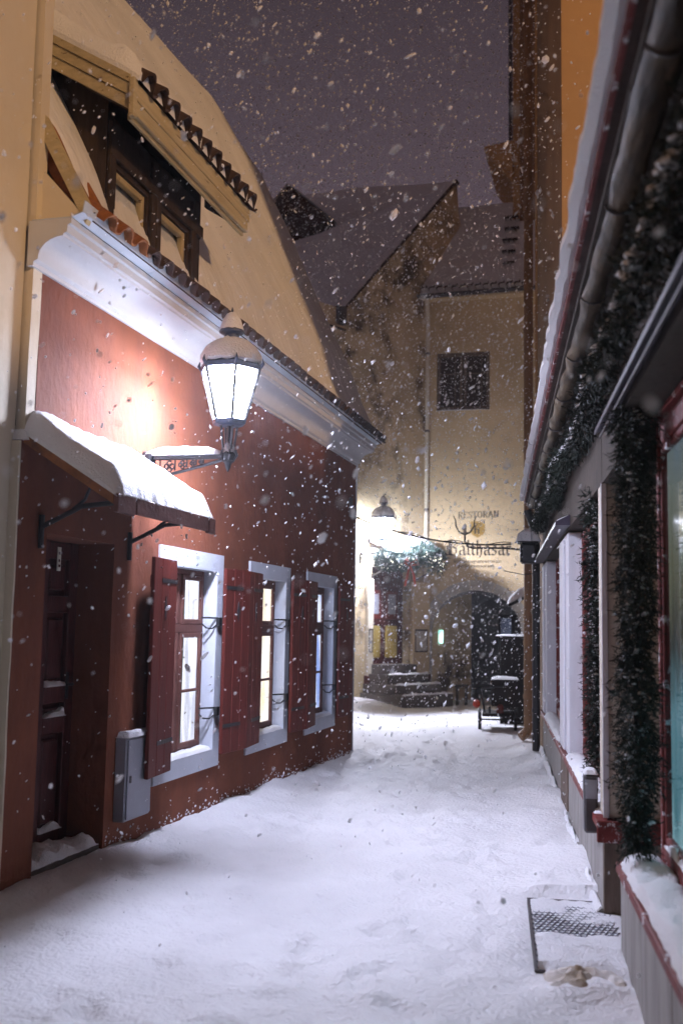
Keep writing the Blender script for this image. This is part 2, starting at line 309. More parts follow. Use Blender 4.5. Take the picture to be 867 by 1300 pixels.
# value noise
_perm = rng.random((256, 256))
def vnoise(x, y):
    x = np.asarray(x, float); y = np.asarray(y, float); xi = np.floor(x).astype(int); yi = np.floor(y).astype(int); fx = x-xi; fy = y-yi
    fx = fx*fx*(3-2*fx); fy = fy*fy*(3-2*fy); g = lambda a, b: _perm[a & 255, b & 255]
    return (g(xi, yi)*(1-fx)+g(xi+1, yi)*fx)*(1-fy)+(g(xi, yi+1)*(1-fx)+g(xi+1, yi+1)*fx)*fy-0.5
def fbm(x, y, o=4):
    a = 1.0; r = 0
    for k in range(o): r = r+a*vnoise(x*2**k+17.3*k, y*2**k+5.1*k); a *= 0.5
    return r
def snow_patch(c00, c10, c11, c01, h, nu=24, nv=10, edge=3.0, rough=0.25, scale=9.0, up=(0, 0, 1), over=0.0, seed=0):
    """snow lying on the quad c00-c10-c11-c01: a closed lumpy cap, thin at its rim"""
    A, B, Cc, D = (Vector(p) for p in (c00, c10, c11, c01)); U = Vector(up); mb = MB(); top = []; bot = []
    lu = (B-A).length; lv = (D-A).length
    for i in range(nu+1):
        rt = []; rb = []; u = i/nu
        for j in range(nv+1):
            v_ = j/nv; p = (A*(1-u)+B*u)*(1-v_)+(D*(1-u)+Cc*u)*v_
            e = (1-abs(2*u-1)**(edge*max(1, lu/max(lv, .05))))**0.5*(1-abs(2*v_-1)**edge)**0.5
            nz = float(fbm(u*lu*scale+seed*7.7, v_*lv*scale+seed*3.1, 4)); hh = h*e*(1+rough*2*nz)
            nz2 = float(fbm(u*lu*scale*1.7+40+seed, v_*lv*scale*1.7+9, 3))*min(0.25*h, 0.03)
            q = p+U*hh+Vector((nz2, nz2, 0)); rt.append(q); rb.append(p+Vector((nz2, nz2, 0))-U*0.003)
        top.append(rt); bot.append(rb)
    mb.grid(top); mb.grid([r[::-1] for r in bot])
    ring_t = [top[i][0] for i in range(nu+1)]+[top[nu][j] for j in range(1, nv+1)]+[top[i][nv] for i in range(nu-1, -1, -1)]+[top[0][j] for j in range(nv-1, 0, -1)]
    ring_b = [bot[i][0] for i in range(nu+1)]+[bot[nu][j] for j in range(1, nv+1)]+[bot[i][nv] for i in range(nu-1, -1, -1)]+[bot[0][j] for j in range(nv-1, 0, -1)]
    n = len(ring_t); mb.add(ring_t+ring_b, [(k, (k+1) % n, n+(k+1) % n, n+k) for k in range(n)])
    return mb
def holed_wall(x0, x1, z0, z1, y, holes, depth, thick=None):
    """wall front at y facing -y (depth>0) with rectangular openings and their reveals"""
    mb = MB(); xs = sorted({x0, x1, *[h[0] for h in holes], *[h[1] for h in holes]}); zs = sorted({z0, z1, *[h[2] for h in holes], *[h[3] for h in holes]})
    for a, b in zip(xs, xs[1:]):
        for c, d in zip(zs, zs[1:]):
            if any(h[0] <= a and b <= h[1] and h[2] <= c and d <= h[3] for h in holes): continue
            mb.add([(a, y, c), (b, y, c), (b, y, d), (a, y, d)], [(0, 1, 2, 3)])
    for a, b, c, d in holes:
        e = y+depth
        mb.add([(a, y, c), (a, e, c), (a, e, d), (a, y, d), (b, y, c), (b, e, c), (b, e, d), (b, y, d)], [(0, 1, 2, 3), (4, 7, 6, 5), (0, 4, 5, 1), (3, 2, 6, 7)])
    T = thick if thick is not None else depth
    mb.add([(x0, y, z0), (x0, y+T, z0), (x0, y+T, z1), (x0, y, z1), (x1, y, z0), (x1, y+T, z0), (x1, y+T, z1), (x1, y, z1)], [(0, 3, 2, 1), (4, 5, 6, 7), (3, 7, 6, 2)])
    return mb

# ------------------------------------------------------------------ ground: snow-covered street
def ground_z(x, y):
    x = np.asarray(x, float); y = np.asarray(y, float)
    z = np.interp(y, [-50, 5, 8, 14.5, 20, 24, 60], [0.03, 0.03, 0.01, -0.09, -0.05, -0.08, -0.1])
    th = R_(14.75); t = (x+3.5)*math.sin(th)+y*math.cos(th); d = (x+3.5)*math.cos(th)-y*math.sin(th)     # d: metres out from the red facade
    near = (t < 14.8)
    lump = 0.5+fbm(t*1.7, d*1.7+9, 4)
    z = z+np.where(near, 0.065*np.exp(-(np.clip(d-0.02, 0, 9)/0.22)**2)*(0.7+0.6*lump), 0)
    z = z+np.where(near, 0.05*np.exp(-((d-0.45)/0.40)**2)*np.clip(fbm(t*4.6+3, d*4.6, 4)+0.05, 0, 1)*2, 0)
    th = R_(8.4); tr = (x-0.6)*math.sin(th)+y*math.cos(th); dr = -((x-0.6)*math.cos(th)-y*math.sin(th))
    z = z+np.where((tr > 6.6) & (tr < 15), 0.10*np.exp(-(np.clip(dr-0.05, 0, 9)/0.35)**2)*(0.4+0.9*(0.5+fbm(tr*1.6, dr*2.2+30, 4))), 0)
    z = z+np.where((tr > 7.5) & (tr < 14), 0.028*np.exp(-((dr-0.75)/0.55)**2)*np.sin(tr*4.2+2*fbm(tr, dr, 2)), 0)
    # trodden lane: soft unevenness, two faint tracks, foot marks
    z = z+0.018*fbm(x*0.7, y*0.5, 3)+0.007*fbm(x*3.1+4, y*2.2, 3)+0.013*fbm(x*9, y*8, 3)+0.008*fbm(x*21+3, y*17, 2)
    lane = (tr*0.0+dr)
    for c, w_ in ((1.25, 0.12), (2.35, 0.14)): z = z-0.012*np.exp(-((lane-c-0.15*np.sin(y*0.35))/w_)**2)*(0.4+vnoise(y*1.3+c*9, x*0+3)+0.5)
    fr_ = np.random.default_rng(77)
    for k in range(420):
        fy = fr_.uniform(2.4, 17); fx = np.interp(fy, [2, 17], [-0.5, 0.9])+fr_.normal(0, 0.75); an = R_(fr_.normal(-12, 22)); dep = fr_.uniform(0.008, 0.026)
        sel = (np.abs(x-fx) < 0.35) & (np.abs(y-fy) < 0.35)
        if not sel.any(): continue
        ux = (x[sel]-fx)*math.cos(an)-(y[sel]-fy)*math.sin(an); uy = (x[sel]-fx)*math.sin(an)+(y[sel]-fy)*math.cos(an); q = (ux/0.055)**2+(uy/0.14)**2
        z[sel] += -dep*np.exp(-q**2)+0.45*dep*np.exp(-((np.sqrt(q)-1.45)/0.35)**2)
    # snow heap by the gabled house
    z = z+0.22*np.exp(-(((x-0.25)/0.8)**2+((y-21.8)/1.1)**2))
    # hollow where the grating lies, and brown slush in front of it
    g = (tr > 5.12) & (tr < 6.44) & (dr > -0.2) & (dr < 0.44)
    z = np.where(g, np.minimum(z, 0.012), z)
    z = z+0.06*np.exp(-(((tr-4.9)/0.22)**2+((dr-0.25)/0.35)**2))*(0.6+fbm(tr*6, dr*6, 3))
    return z
def graded(a, b, step, lo, hi, g=1.35):
    c = list(np.arange(a, b+1e-6, step)); s = step
    while c[-1] < hi: s *= g; c.append(c[-1]+s)
    s = step
    while c[0] > lo: s *= g; c.insert(0, c[0]-s)
    return np.array(c)
gx = graded(-3.2, 4.6, 0.045, -300, 300); gy = np.concatenate([np.arange(-2, 2.5, 0.3), np.arange(2.5, 9, 0.045), np.arange(9, 16, 0.075), np.arange(16, 27, 0.15), 27*1.25**np.arange(0, 13)])
gy = np.concatenate([[-300, -100, -40, -15, -6, -3.5], gy])
GX, GY = np.meshgrid(gx, gy); GZ = ground_z(GX, GY)
me = bpy.data.meshes.new('snowy_street'); nv_, nu_ = GX.shape
idx = np.arange(nu_*nv_).reshape(nv_, nu_)
fa = np.stack([idx[:-1, :-1], idx[:-1, 1:], idx[1:, 1:], idx[1:, :-1]], -1).reshape(-1, 4)
me.from_pydata(np.stack([GX, GY, GZ], -1).reshape(-1, 3).tolist(), [], fa.tolist()); me.polygons.foreach_set('use_smooth', [True]*len(me.polygons)); me.materials.append(MATS['street_snow'])
street = bpy.data.objects.new('street', me); COL.objects.link(street); street['kind'] = 'structure'; street['label'] = 'trodden snow covering the narrow street'

# ================================================================== RED HOUSE (left)
house = thing('red_house', 'red plastered low house with white cornice and three shuttered windows', 'house', LF, (6.4, 0, 0))
WIN = [(8.33, 9.66), (10.36, 11.62), (12.26, 13.53)]
ZB, ZT, TB = 0.53, 2.06, 0.135
holes = [(6.70, 7.60, -0.4, 2.14)]+[(a+TB, b-TB, ZB, ZT) for a, b in WIN]
part('wall', holed_wall(6.50, 14.47, -0.6, 3.74, 0.0, holes, 0.34, 0.4), 'red_plaster', house)
mb = MB(); mb.box(6.37, 6.50, 0.0, 0.3, -0.6, 2.66); part('wall_corner', mb, 'red_plaster', house)
mb = MB(); mb.box(14.472, 14.50, -0.012, 0.16, -0.6, 3.72); part('corner_strip', mb, 'white_trim', house)
mb = MB(); mb.box(14.4, 14.46, 0.5, 6.0, -0.6, 4.0); mb.prism_x([(0.5, 4.0), (0.5, 5.2), (2.2, 8.4), (5.0, 11.2), (6.0, 11.2), (6.0, 4.0)], 14.3, 14.42); part('end_wall', mb, 'red_plaster', house)
# white cornice: swept profile with zinc drip strip
prof = [(0.02, 3.71), (-0.02, 3.71), (-0.022, 3.735), (-0.045, 3.745)]
for k in range(7):
    a = k/6*math.pi/2; prof.append((-0.05-0.16*(1-math.cos(a)), 3.75+0.13*math.sin(a)))
prof += [(-0.215, 3.895), (-0.235, 3.90), (-0.24, 3.945), (-0.26, 3.95), (-0.262, 3.985), (0.02, 3.985)]
mb = MB(); mb.prism_x(prof, 6.36, 14.50); part('cornice', mb, 'white_plaster', house, True)
zn = MB(); edges = [6.36, 7.42, 9.05, 10.9, 12.7, 14.52]
zinc = part('eave_flashing', MB().box(6.36, 14.5, -0.25, 0.0, 3.986, 3.992), 'zinc', house)
for a, b in zip(edges, edges[1:]):
    m = MB(); m.prism_x([(-0.262, 3.99), (-0.335, 4.015), (-0.345, 4.085), (-0.338, 4.087), (-0.328, 4.02), (-0.25, 3.998)], a+0.004, b-0.004); part('flashing_sheet', m, 'zinc', zinc)
    m = MB()
    for k in range(int((b-a)/0.33)): m.lathe([(0.007, 0), (0.007, 0.004)], a+0.12+k*0.33, -0.3, 6)
    m.v = [(x, y-0.046, 4.05+(z)) for x, y, z in m.v]; part('rivets', m, 'dark_metal', zinc)
# roof: dark tile deck with snow on it
RP = [(-0.34, 4.02), (-0.12, 4.12), (0.0, 4.32), (0.22, 4.76), (0.42, 5.14), (0.73, 5.73), (1.48, 7.15), (2.3, 8.35), (3.4, 9.6), (5.0, 11.0)]
def roof_z(y): return float(np.interp(y, [p[0] for p in RP], [p[1] for p in RP]))
RPF = [(-0.34, 4.0), (-0.20, 4.18), (0.02, 4.66), (0.30, 5.26), (0.60, 5.86), (0.95, 6.66), (1.48, 7.76), (2.25, 8.98), (3.4, 10.32), (5.0, 11.8)]
def roof_zt(y, t):
    k = min(1, max(0, (t-9.3)/5.0)); k = k*k*(3-2*k)
    return roof_z(y)*(1-k)+float(np.interp(y, [p[0] for p in RPF], [p[1] for p in RPF]))*k
deck = MB(); yd = np.concatenate([np.linspace(-0.33, 0.9, 18), np.linspace(1.2, 5, 8)]); td = np.linspace(6.5, 14.52, 20)
deck.grid([[(t, y, roof_zt(y, t)) for y in yd] for t in td]); deck.grid([[(t, y, roof_zt(y, t)-0.12 if y > 0.05 else roof_zt(y, t)-0.02) for y in yd[::-1]] for t in td])
for t in (6.5, 14.52): deck.grid([[(t, y, roof_zt(y, t)) for y in yd], [(t, y, roof_zt(y, t)-(0.12 if y > 0.05 else 0.02)) for y in yd]])
deck.grid([[(t, -0.33, roof_zt(-0.33, t)) for t in td], [(t, -0.33, roof_zt(-0.33, t)-0.02) for t in td]])
roof = part('roof', deck, 'tile_dark', house)
ys = np.concatenate([np.linspace(-0.36, 0.9, 26), np.linspace(1.0, 5.0, 26)]); us = np.linspace(0, 1, 130); rows = []
for yy in ys:
    row = []; ts = float(np.interp(yy, [-0.36, -0.2, 0.0, 0.25, 0.6, 5], [7.22, 7.05, 6.86, 6.66, 6.50, 6.46]))
    ts += 0.05*float(fbm(yy*9, 3.3, 3))
    for u in us:
        t = ts+(14.56-ts)*u; s = math.atan2(roof_zt(yy+0.05, t)-roof_zt(yy-0.05, t), 0.1)
        h = 0.085*min(1, (u*(14.56-ts)/0.12)**0.6 if u > 0 else 0)*min(1.0, 0.42+max(0, (yy+0.02)/0.35)**0.8)*min(1, ((1-u)*8/0.1+0.15)**0.7)
        h *= 1+0.5*float(fbm(t*1.1, yy*1.1, 3)); h += 0.016*float(fbm(t*5, yy*2.5, 3))+0.012*float(fbm(t*14, yy*3.0, 3))
        if yy < -0.3: h += 0.02*float(fbm(t*7, 1.7, 3))
        row.append((t, yy-math.sin(s)*h, roof_zt(yy, t)+math.cos(s)*h+0.012))
    rows.append(row)
m = MB(); m.grid(rows); part('roof_snow', m, 'roof_snow', roof, True)
# pantiles
def pantile(name, w=0.215, l=0.40, h=0.06, matn='tile_clay'):
    n = 14; m = MB(); up = []; lo = []
    def prof_z(s): return h*max(0.0, math.sin(math.pi*min(1, s/0.66)))**0.55 if s < 0.66 else -0.25*h*math.sin(math.pi*(s-0.66)/0.34)
    for yy in (0, l):
        up.append([(w*k/n*1.04, yy, prof_z(k/n)+0.014) for k in range(n+1)]); lo.append([(w*k/n*1.04, yy, prof_z(k/n)) for k in range(n+1)])
    m.grid(up); m.grid([r[::-1] for r in lo])
    for e in (0, 1):
        for k in range(n): m.add([up[e][k], up[e][k+1], lo[e][k+1], lo[e][k]], [(0, 1, 2, 3)])
    for k in (0, n): m.add([up[0][k], up[1][k], lo[1][k], lo[0][k]], [(0, 1, 2, 3)])
    return m.mesh(name, matn, True)
TC, TD = pantile('pantile_clay'), pantile('pantile_dark', matn='tile_dark')
sl1 = R_(36)
for k in range(37):
    t = 6.52+k*0.2155; clay = k < 3
    piece('roof_tile', TC if clay else TD, roof, (t, -0.385+random.uniform(-.008, .008), 4.012+random.uniform(-.004, .004)), (sl1+random.uniform(-.02, .02), 0, 0), (1, 0.6, 1))
for r in range(1, 4):                                    # bare tiles climbing the near verge
    yy = -0.12+0.17*(r-1); s = math.atan2(roof_z(yy+.15)-roof_z(yy), .15)
    for k in range(3 if r < 2 else 2):
        piece('roof_tile', TC, roof, (6.52+k*0.2155, yy, roof_z(yy)+0.045-0.01*r), (s+random.uniform(-.02, .02), 0, random.uniform(-.01, .01)))
mb = MB(); mb.prism_x([(-0.30, 3.98), (-0.34, 4.06), (0.9, 6.36), (0.98, 6.3)], 6.455, 6.505); part('verge_board', mb, 'peeling_wood', roof)
# dormer
part('gable_end', MB().prism_x([(-0.24, 3.99), (0.9, 3.99), (0.9, 6.28), (0.0, 4.34), (-0.30, 4.02)], 6.46, 6.50), 'cream_plaster', house)
dm = part('dormer', holed_wall(7.25, 8.92, 4.2, 5.10, 0.0, [(7.40, 7.90, 4.36, 4.76), (8.14, 8.66, 4.36, 4.76)], 0.12, 2.2), 'dark_wood', house)
for a, b in ((7.40, 7.90), (8.14, 8.66)):
    m = MB(); w = 0.045
    m.bbox(a, a+w, 0.02, 0.07, 4.36, 4.76); m.bbox(b-w, b, 0.02, 0.07, 4.36, 4.76); m.bbox(a+w, b-w, 0.021, 0.069, 4.71, 4.76); m.bbox(a+w, b-w, 0.021, 0.069, 4.36, 4.40)
    part('window_frame', m, 'old_frame', dm)
    part('window_pane', MB().box(a+w, b-w, 0.045, 0.05, 4.40, 4.71), 'window_glass', dm)
    part('curtain', MB().box(a+0.19, b-0.06, 0.09, 0.10, 4.36, 4.66), 'peeling_wood', dm)
    part('window_back', MB().box(a-.05, b+.05, 0.125, 0.14, 4.3, 4.8), 'dark_wood', dm)
for a in (7.25, 7.93, 8.02, 8.70):
    part('post', MB().bbox(a+0.005, a+0.085, -0.03, 0.0, 4.25, 5.05), 'dark_wood', dm)
part('head_rail', MB().bbox(7.25, 8.92, -0.034, -0.001, 4.80, 4.90), 'dark_wood', dm)
dsl = R_(31); DX0, DX1 = 7.06, 9.30
def dline(y): return 5.20+(y+0.26)*math.tan(dsl)
m = MB(); m.prism_x([(-0.27, dline(-0.27)), (1.7, dline(1.7)), (1.7, dline(1.7)-0.05), (-0.27, dline(-0.27)-0.05)], DX0+0.02, DX1-0.02); part('dormer_roof_deck', m, 'dark_wood', dm)
for k, (z0, z1, y) in enumerate(((4.965, 5.065, -0.285), (5.068, 5.19, -0.29))):
    part('fascia_board', MB().bbox(DX0, DX1-0.03*(1-k), y-0.01, y+0.022, z0, z1, 0.004), 'peeling_wood', dm)
part('fascia_foot', MB().bbox(DX0+0.01, DX1-0.04, -0.262, -0.235, 4.935, 4.985, 0.004), 'peeling_wood', dm)
for k, (a, b) in enumerate(((-0.20, -0.115), (-0.11, -0.03), (-0.025, 0.03))):
    m = MB(); x0 = DX0-0.02-0.012*k
    m.prism_x([(-0.27, dline(-0.27)+a), (0.95, dline(0.95)+a), (0.95, dline(0.95)+b), (-0.27, dline(-0.27)+b)], x0, x0+0.03); part('verge_board', m, 'peeling_wood', dm)
part('end_block', MB().bbox(DX0-0.055, DX0+0.0, -0.31, -0.272, 4.93, 5.20, 0.004), 'peeling_wood', dm)
for s in (DX0+0.02, DX1-0.06):
    part('rafter_end', MB().prism_x([(-0.25, 5.10), (0.1, 5.30), (0.1, 5.22), (-0.25, 5.0)], s, s+0.05), 'dark_wood', dm)
for k in range(11):
    piece('dormer_tile', TD, dm, (DX0+0.0+k*0.205, -0.345, 5.185+random.uniform(-.006, .006)), (dsl+random.uniform(-.03, .03), 0, random.uniform(-.02, .02)), (1, 0.5, 1.4))
rows = []
for i, yy in enumerate(np.linspace(-0.33, 1.75, 26)):
    row = []
    for u in np.linspace(0, 1, 50):
        e = min(1, (u*26+.02)**0.5)*min(1, ((1-u)*9+0.001)**0.6)*min(1, ((yy+0.33)/0.30)**0.5+0.30)
        h = 0.20*e*(1+0.35*float(fbm(u*4, yy*2, 3))); t = DX0-0.03+(DX1-DX0+0.10)*u
        wv = 0.03*(0.5-0.5*math.cos(2*math.pi*(t-DX0+0.03)/0.212)) if i < 3 else 0
        row.append((t, yy-0.02*float(fbm(u*9, 2, 2)), dline(yy)+0.045+wv+h))
    rows.append(row)
m = MB(); m.grid(rows); m.grid([[(p[0], p[1], dline(p[1])+0.03) for p in rows[0]], rows[0]]); m.grid([[(r[0][0], r[0][1], dline(r[0][1])+0.02) for r in rows], [r[0] for r in rows]]); m.grid([[r[-1] for r in rows], [(r[-1][0], r[-1][1], dline(r[-1][1])+0.02) for r in rows]])
part('dormer_snow', m, 'snow', dm, True)
# windows with sashes, panes, trim and shutters
def shutter(hx, side):
    sh = MB(); wd = 0.50; a = R_(5)*(1 if side > 0 else -1)
    m = MB()
    for k in range(3): m.bbox(0.0+k*wd/3+0.002, (k+1)*wd/3-0.002, -0.016, 0.016, 0.50, 2.08, 0.005)
    for z in (0.68, 1.86): m.bbox(0.03, wd-0.03, 0.0165, 0.032, z, z+0.09, 0.004)
    cs, sn = math.cos(R_(5)), math.sin(R_(5))
    def tr(p):
        x, y, z = p; return (hx+side*(x*cs+y*sn*0), -0.085-x*sn+(y if True else 0), z)
    m.v = [tr(p) for p in m.v]; s = part('shutter', m, 'red_paint', house)
    d = MB(); d.prism_y([(0.25, 1.62), (0.275, 1.71), (0.25, 1.80), (0.225, 1.71)], -0.022, -0.017); d.v = [tr(p) for p in d.v]; part('iron_boss', d, 'iron', s)
    for z in (0.72, 1.90): d = MB(); d.box(0.0, 0.34, -0.0215, -0.0165, z, z+0.03); d.v = [tr(p) for p in d.v]; part('strap_hinge', d, 'iron', s)
for wi, (a, b) in enumerate(WIN):
    x0, x1 = a+TB, b-TB; T = MB()
    T.box(a, x0, -0.02, 0.0, ZB-TB, ZT+TB); T.box(x1, b, -0.02, 0.0, ZB-TB, ZT+TB); T.box(x0, x1, -0.02, 0.0, ZT, ZT+TB); T.box(x0, x1, -0.02, 0.0, ZB-TB, ZB)
    T.box(x0, x0+0.012, -0.019, 0.17, ZB, ZT); T.box(x1-0.012, x1, -0.019, 0.17, ZB, ZT); T.box(x0+0.012, x1-0.012, -0.019, 0.17, ZT-0.012, ZT); T.box(x0+0.012, x1-0.012, -0.019, 0.17, ZB, ZB+0.012)
    w = part('window', T, 'white_trim', house)
    X0, X1, Z0, Z1 = x0+0.012, x1-0.012, ZB+0.012, ZT-0.012; mid = (X0+X1)/2; trz = 1.56; Y0, Y1 = 0.10, 0.165
    f = MB(); fw = 0.045
    f.bbox(X0, X0+fw, Y0, Y1, Z0, Z1); f.bbox(X1-fw, X1, Y0, Y1, Z0, Z1); f.bbox(X0+fw, X1-fw, Y0+.001, Y1-.001, Z0, Z0+fw); f.bbox(X0+fw, X1-fw, Y0+.001, Y1-.001, Z1-fw, Z1)
    f.bbox(X0+fw, X1-fw, Y0-0.008, Y1-.002, trz-0.035, trz+0.035); f.bbox(mid-0.03, mid+0.03, Y0+.003, Y1-.003, Z0+fw, trz-0.035); f.bbox(mid-0.03, mid+0.03, Y0+.003, Y1-.003, trz+0.035, Z1-fw)
    part('window_frame', f, 'brown_red_paint', w)
    for (p0, p1) in ((X0+fw, mid-0.03), (mid+0.03, X1-fw)):
        for (q0, q1, bars) in ((Z0+fw, trz-0.035, 1), (trz+0.035, Z1-fw, 0)):
            s = MB(); sw = 0.042; c0, c1 = Y0-0.012, Y0+0.03
            s.bbox(p0, p0+sw, c0, c1, q0, q1); s.bbox(p1-sw, p1, c0, c1, q0, q1); s.bbox(p0+sw, p1-sw, c0+.001, c1-.001, q0, q0+sw); s.bbox(p0+sw, p1-sw, c0+.001, c1-.001, q1-sw, q1)
            zs = [q0+sw, q1-sw]
            if bars: zm = q0+(q1-q0)*0.49; s.bbox(p0+sw, p1-sw, c0+.004, c1-.004, zm-0.012, zm+0.012); zs = [q0+sw, zm, q1-sw]
            part('sash', s, 'brown_red_paint', w)
            for z0, z1 in zip(zs, zs[1:]): part('pane', MB().box(p0+sw-.005, p1-sw+.005, c0+.008, c0+.010, z0-.005, z1+.005), 'window_glass', w)
            part('lit_blind', MB().box(p0+.01, p1-.01, c0+.026, c0+.0275, q0+.01, q1-.01), ('room_cool', 'room_warm', 'room_blue')[wi], w)
            if wi == 0: part('curtain', MB().box(p0+sw, p0+sw+0.055, c0+.0215, c0+.0245, q0+sw, q1-sw), 'green_cloth', w)
    part('dark_back', MB().box(X0-.01, X1+.01, 0.325, 0.335, Z0, Z1), 'dark_wood', w)
    for zz in (0.86, 1.62):
        k = MB(); k.box(x1-0.015, x1+0.05, -0.05, -0.021, zz-0.035, zz+0.035); k.tube([(x1+0.0, -0.03, zz+0.03), (x1-0.12, 0.02, zz+0.032), (x1-0.16, 0.06, zz+0.03)], 0.008, 6)
        k.tube([(x1, -0.03, zz-0.02), (x1-0.05, 0.0, zz-0.06), (x1-0.11, 0.03, zz-0.055), (x1-0.15, 0.055, zz-0.02)], 0.007, 6); part('shutter_stay', k, 'iron', w)
    part('sill_snow', snow_patch((X0, -0.018, ZB+.013), (X1, -0.018, ZB+.013), (X1, 0.10, ZB+.013), (X0, 0.10, ZB+.013), 0.035, 24, 8, seed=wi), 'snow', w, True)
    shutter(x0, -1); shutter(x1, 1)
# door in its recess
d = MB(); DY = 0.28; dx0, dx1, dz0, dz1 = 6.70, 7.60, 0.12, 2.14
d.box(dx0, dx1, DY+0.03, DY+0.05, dz0, dz1)
for x in (dx0, dx0+0.385, dx1-0.11): d.bbox(x, x+(0.13 if 0.2 < x-dx0 < 0.5 else 0.11), DY-0.012, DY+0.03, dz0, dz1, 0.006)
rails = [dz0, 0.86, 1.06, 1.66, 2.02]
for z in rails:
    for x0, x1 in ((dx0+.11, dx0+.385), (dx0+.515, dx1-.11)): d.bbox(x0, x1, DY-0.011, DY+0.03, z, z+0.115, 0.006)
door = part('door', d, 'dark_red_paint', house)
for x0, x1 in ((dx0+.11, dx0+.385), (dx0+.515, dx1-.11)):
    for z0, z1 in zip(rails, rails[1:]):
        if z1-z0-0.115 > 0.05:
            part('door_panel', MB().bbox(x0+.035, x1-.035, DY+0.004, DY+0.03, z0+.15, z1-.035, 0.016), 'dark_red_paint', door)
            if z0 < 1.2: part('rail_snow', snow_patch((x0, DY-.03, z0+.115), (x1, DY-.03, z0+.115), (x1, DY+.028, z0+.115), (x0, DY+.028, z0+.115), 0.03, 12, 5, seed=int(x0*10+z0*7), rough=0.9), 'snow', door, True)
part('house_number', MB().bbox(7.30, 7.345, DY-0.02, DY-0.012, 1.94, 2.10, 0.002), 'ivory', door)
for k, z in enumerate((2.05, 2.00, 1.965)): part('number_print', MB().box(7.31, 7.335-(k % 2)*.008, DY-0.0215, DY-0.0205, z, z+0.018), 'dark_red_paint', door)
h = MB(); h.bbox(7.49, 7.525, DY-0.02, DY-0.012, 1.08, 1.26, 0.003); h.tube([(7.507, DY-0.02, 1.18), (7.507, DY-0.06, 1.18), (7.42, DY-0.062, 1.18)], 0.009, 8); part('handle', h, 'iron', door)
part('threshold', MB().bbox(6.70, 7.60, 0.02, 0.27, -0.3, 0.125, 0.01), 'step_stone', house)
part('threshold_snow', snow_patch((6.70, 0.02, .125), (7.58, 0.02, .125), (7.58, 0.27, .125), (6.70, 0.27, .125), 0.06, 30, 8, seed=5, rough=0.5), 'snow', house, True)
part('electric_plate', MB().bbox(14.12, 14.2, -0.03, 0.0, 3.0, 3.25, 0.004), 'dark_metal', house)
# canopy over the door
cx0, cx1 = 6.42, 7.87
def cz(y): return 2.70+y*0.62
can = part('door_canopy', MB().prism_x([(0, cz(0)), (-0.58, cz(-0.58)), (-0.58, cz(-0.58)-.03), (0, cz(0)-.03)], cx0, cx1), 'dark_wood', house)
part('edge_board', MB().prism_x([(0, cz(0)+.005), (-0.59, cz(-0.59)+.005), (-0.59, cz(-0.59)-.055), (0, cz(0)-.055)], cx0-.028, cx0-.002), 'tile_clay', can)
part('edge_board', MB().prism_x([(0, cz(0)+.005), (-0.59, cz(-0.59)+.005), (-0.59, cz(-0.59)-.055), (0, cz(0)-.055)], cx1+.002, cx1+.028), 'dark_wood', can)
for k, (a, b) in enumerate(((cx0-.03, 6.62), (6.635, 7.77), (7.785, cx1+.03))):
    part('fascia_board', MB().bbox(a, b, -0.625, -0.592, cz(-.6)-.085+(0.0 if k == 1 else -.012), cz(-.6)+.012, 0.005), 'brown_red_paint', can)
for t in (6.60, 7.80):
    k = MB(); k.tube([(t, -0.02, 2.04), (t, -0.02, 2.24)], 0.017, 8); k.tube([(t, -0.025, 2.17), (t, -0.28, 2.29), (t, -0.56, 2.315)], 0.016, 8)
    k.tube([(t, -0.22, 2.27), (t, -0.30, 2.33), (t, -0.33, 2.40), (t, -0.31, 2.46)], 0.010, 6); part('bracket', k, 'iron', can, True)
def can_snow():
    rows = []
    for j, v_ in enumerate(np.linspace(0, 1, 40)):
        y = -0.62*v_; row = []
        for u in np.linspace(0, 1, 120):
            t = cx0-0.03+(cx1-cx0+0.06)*u
            e = min(1, (u*16+0.02)**0.5)*min(1, ((1-u)*16+0.02)**0.5)*min(1, ((1-v_)*7+0.02)**0.5)
            h = 0.14*e*(1+0.28*float(fbm(t*3, y*3, 3)))+0.020*float(fbm(t*11, y*11+3, 4))*e
            row.append((t, y-0.02*v_*e-0.012*v_*float(fbm(t*13, 4+y*13, 3)), cz(y)+0.006+h))
        rows.append(row)
    m = MB(); m.grid(rows); m.grid([[(r[0][0], r[0][1], cz(r[0][1])) for r in rows], [r[0] for r in rows]]); m.grid([[r[-1] for r in rows], [(r[-1][0], r[-1][1], cz(r[-1][1])) for r in rows]]); m.grid([rows[-1], [(p[0], p[1]+.01, cz(-.62)) for p in rows[-1]]])
    return m
part('canopy_snow', can_snow(), 'snow', can, True)
sp0 = MB(); rs = np.random.default_rng(909)
for k in range(300):
    t = rs.uniform(7.62, 14.4); zf = float(ground_z(*[np.array([q]) for q in (LF.w(t, -0.05).x, LF.w(t, -0.05).y)])[0]); z = zf+abs(rs.normal(0, 0.045)); r = rs.uniform(0.004, 0.016)
    if any(a_+TB < t < b_-TB and z > ZB for a_, b_ in WIN): continue
    sp0.add([(t-r, -0.001, z), (t+r*rs.uniform(.6, 1.3), -0.001, z+r*rs.uniform(-.3, .3)), (t, -0.001, z+r*rs.uniform(.6, 1.2)), (t+r*.1, -r*0.7, z+r*.3), (t, -0.001, z-r*.6)], [(0, 3, 2), (2, 3, 1), (1, 3, 4), (4, 3, 0)])
part('snow_splashes', sp0, 'snow', house, kind='stuff')
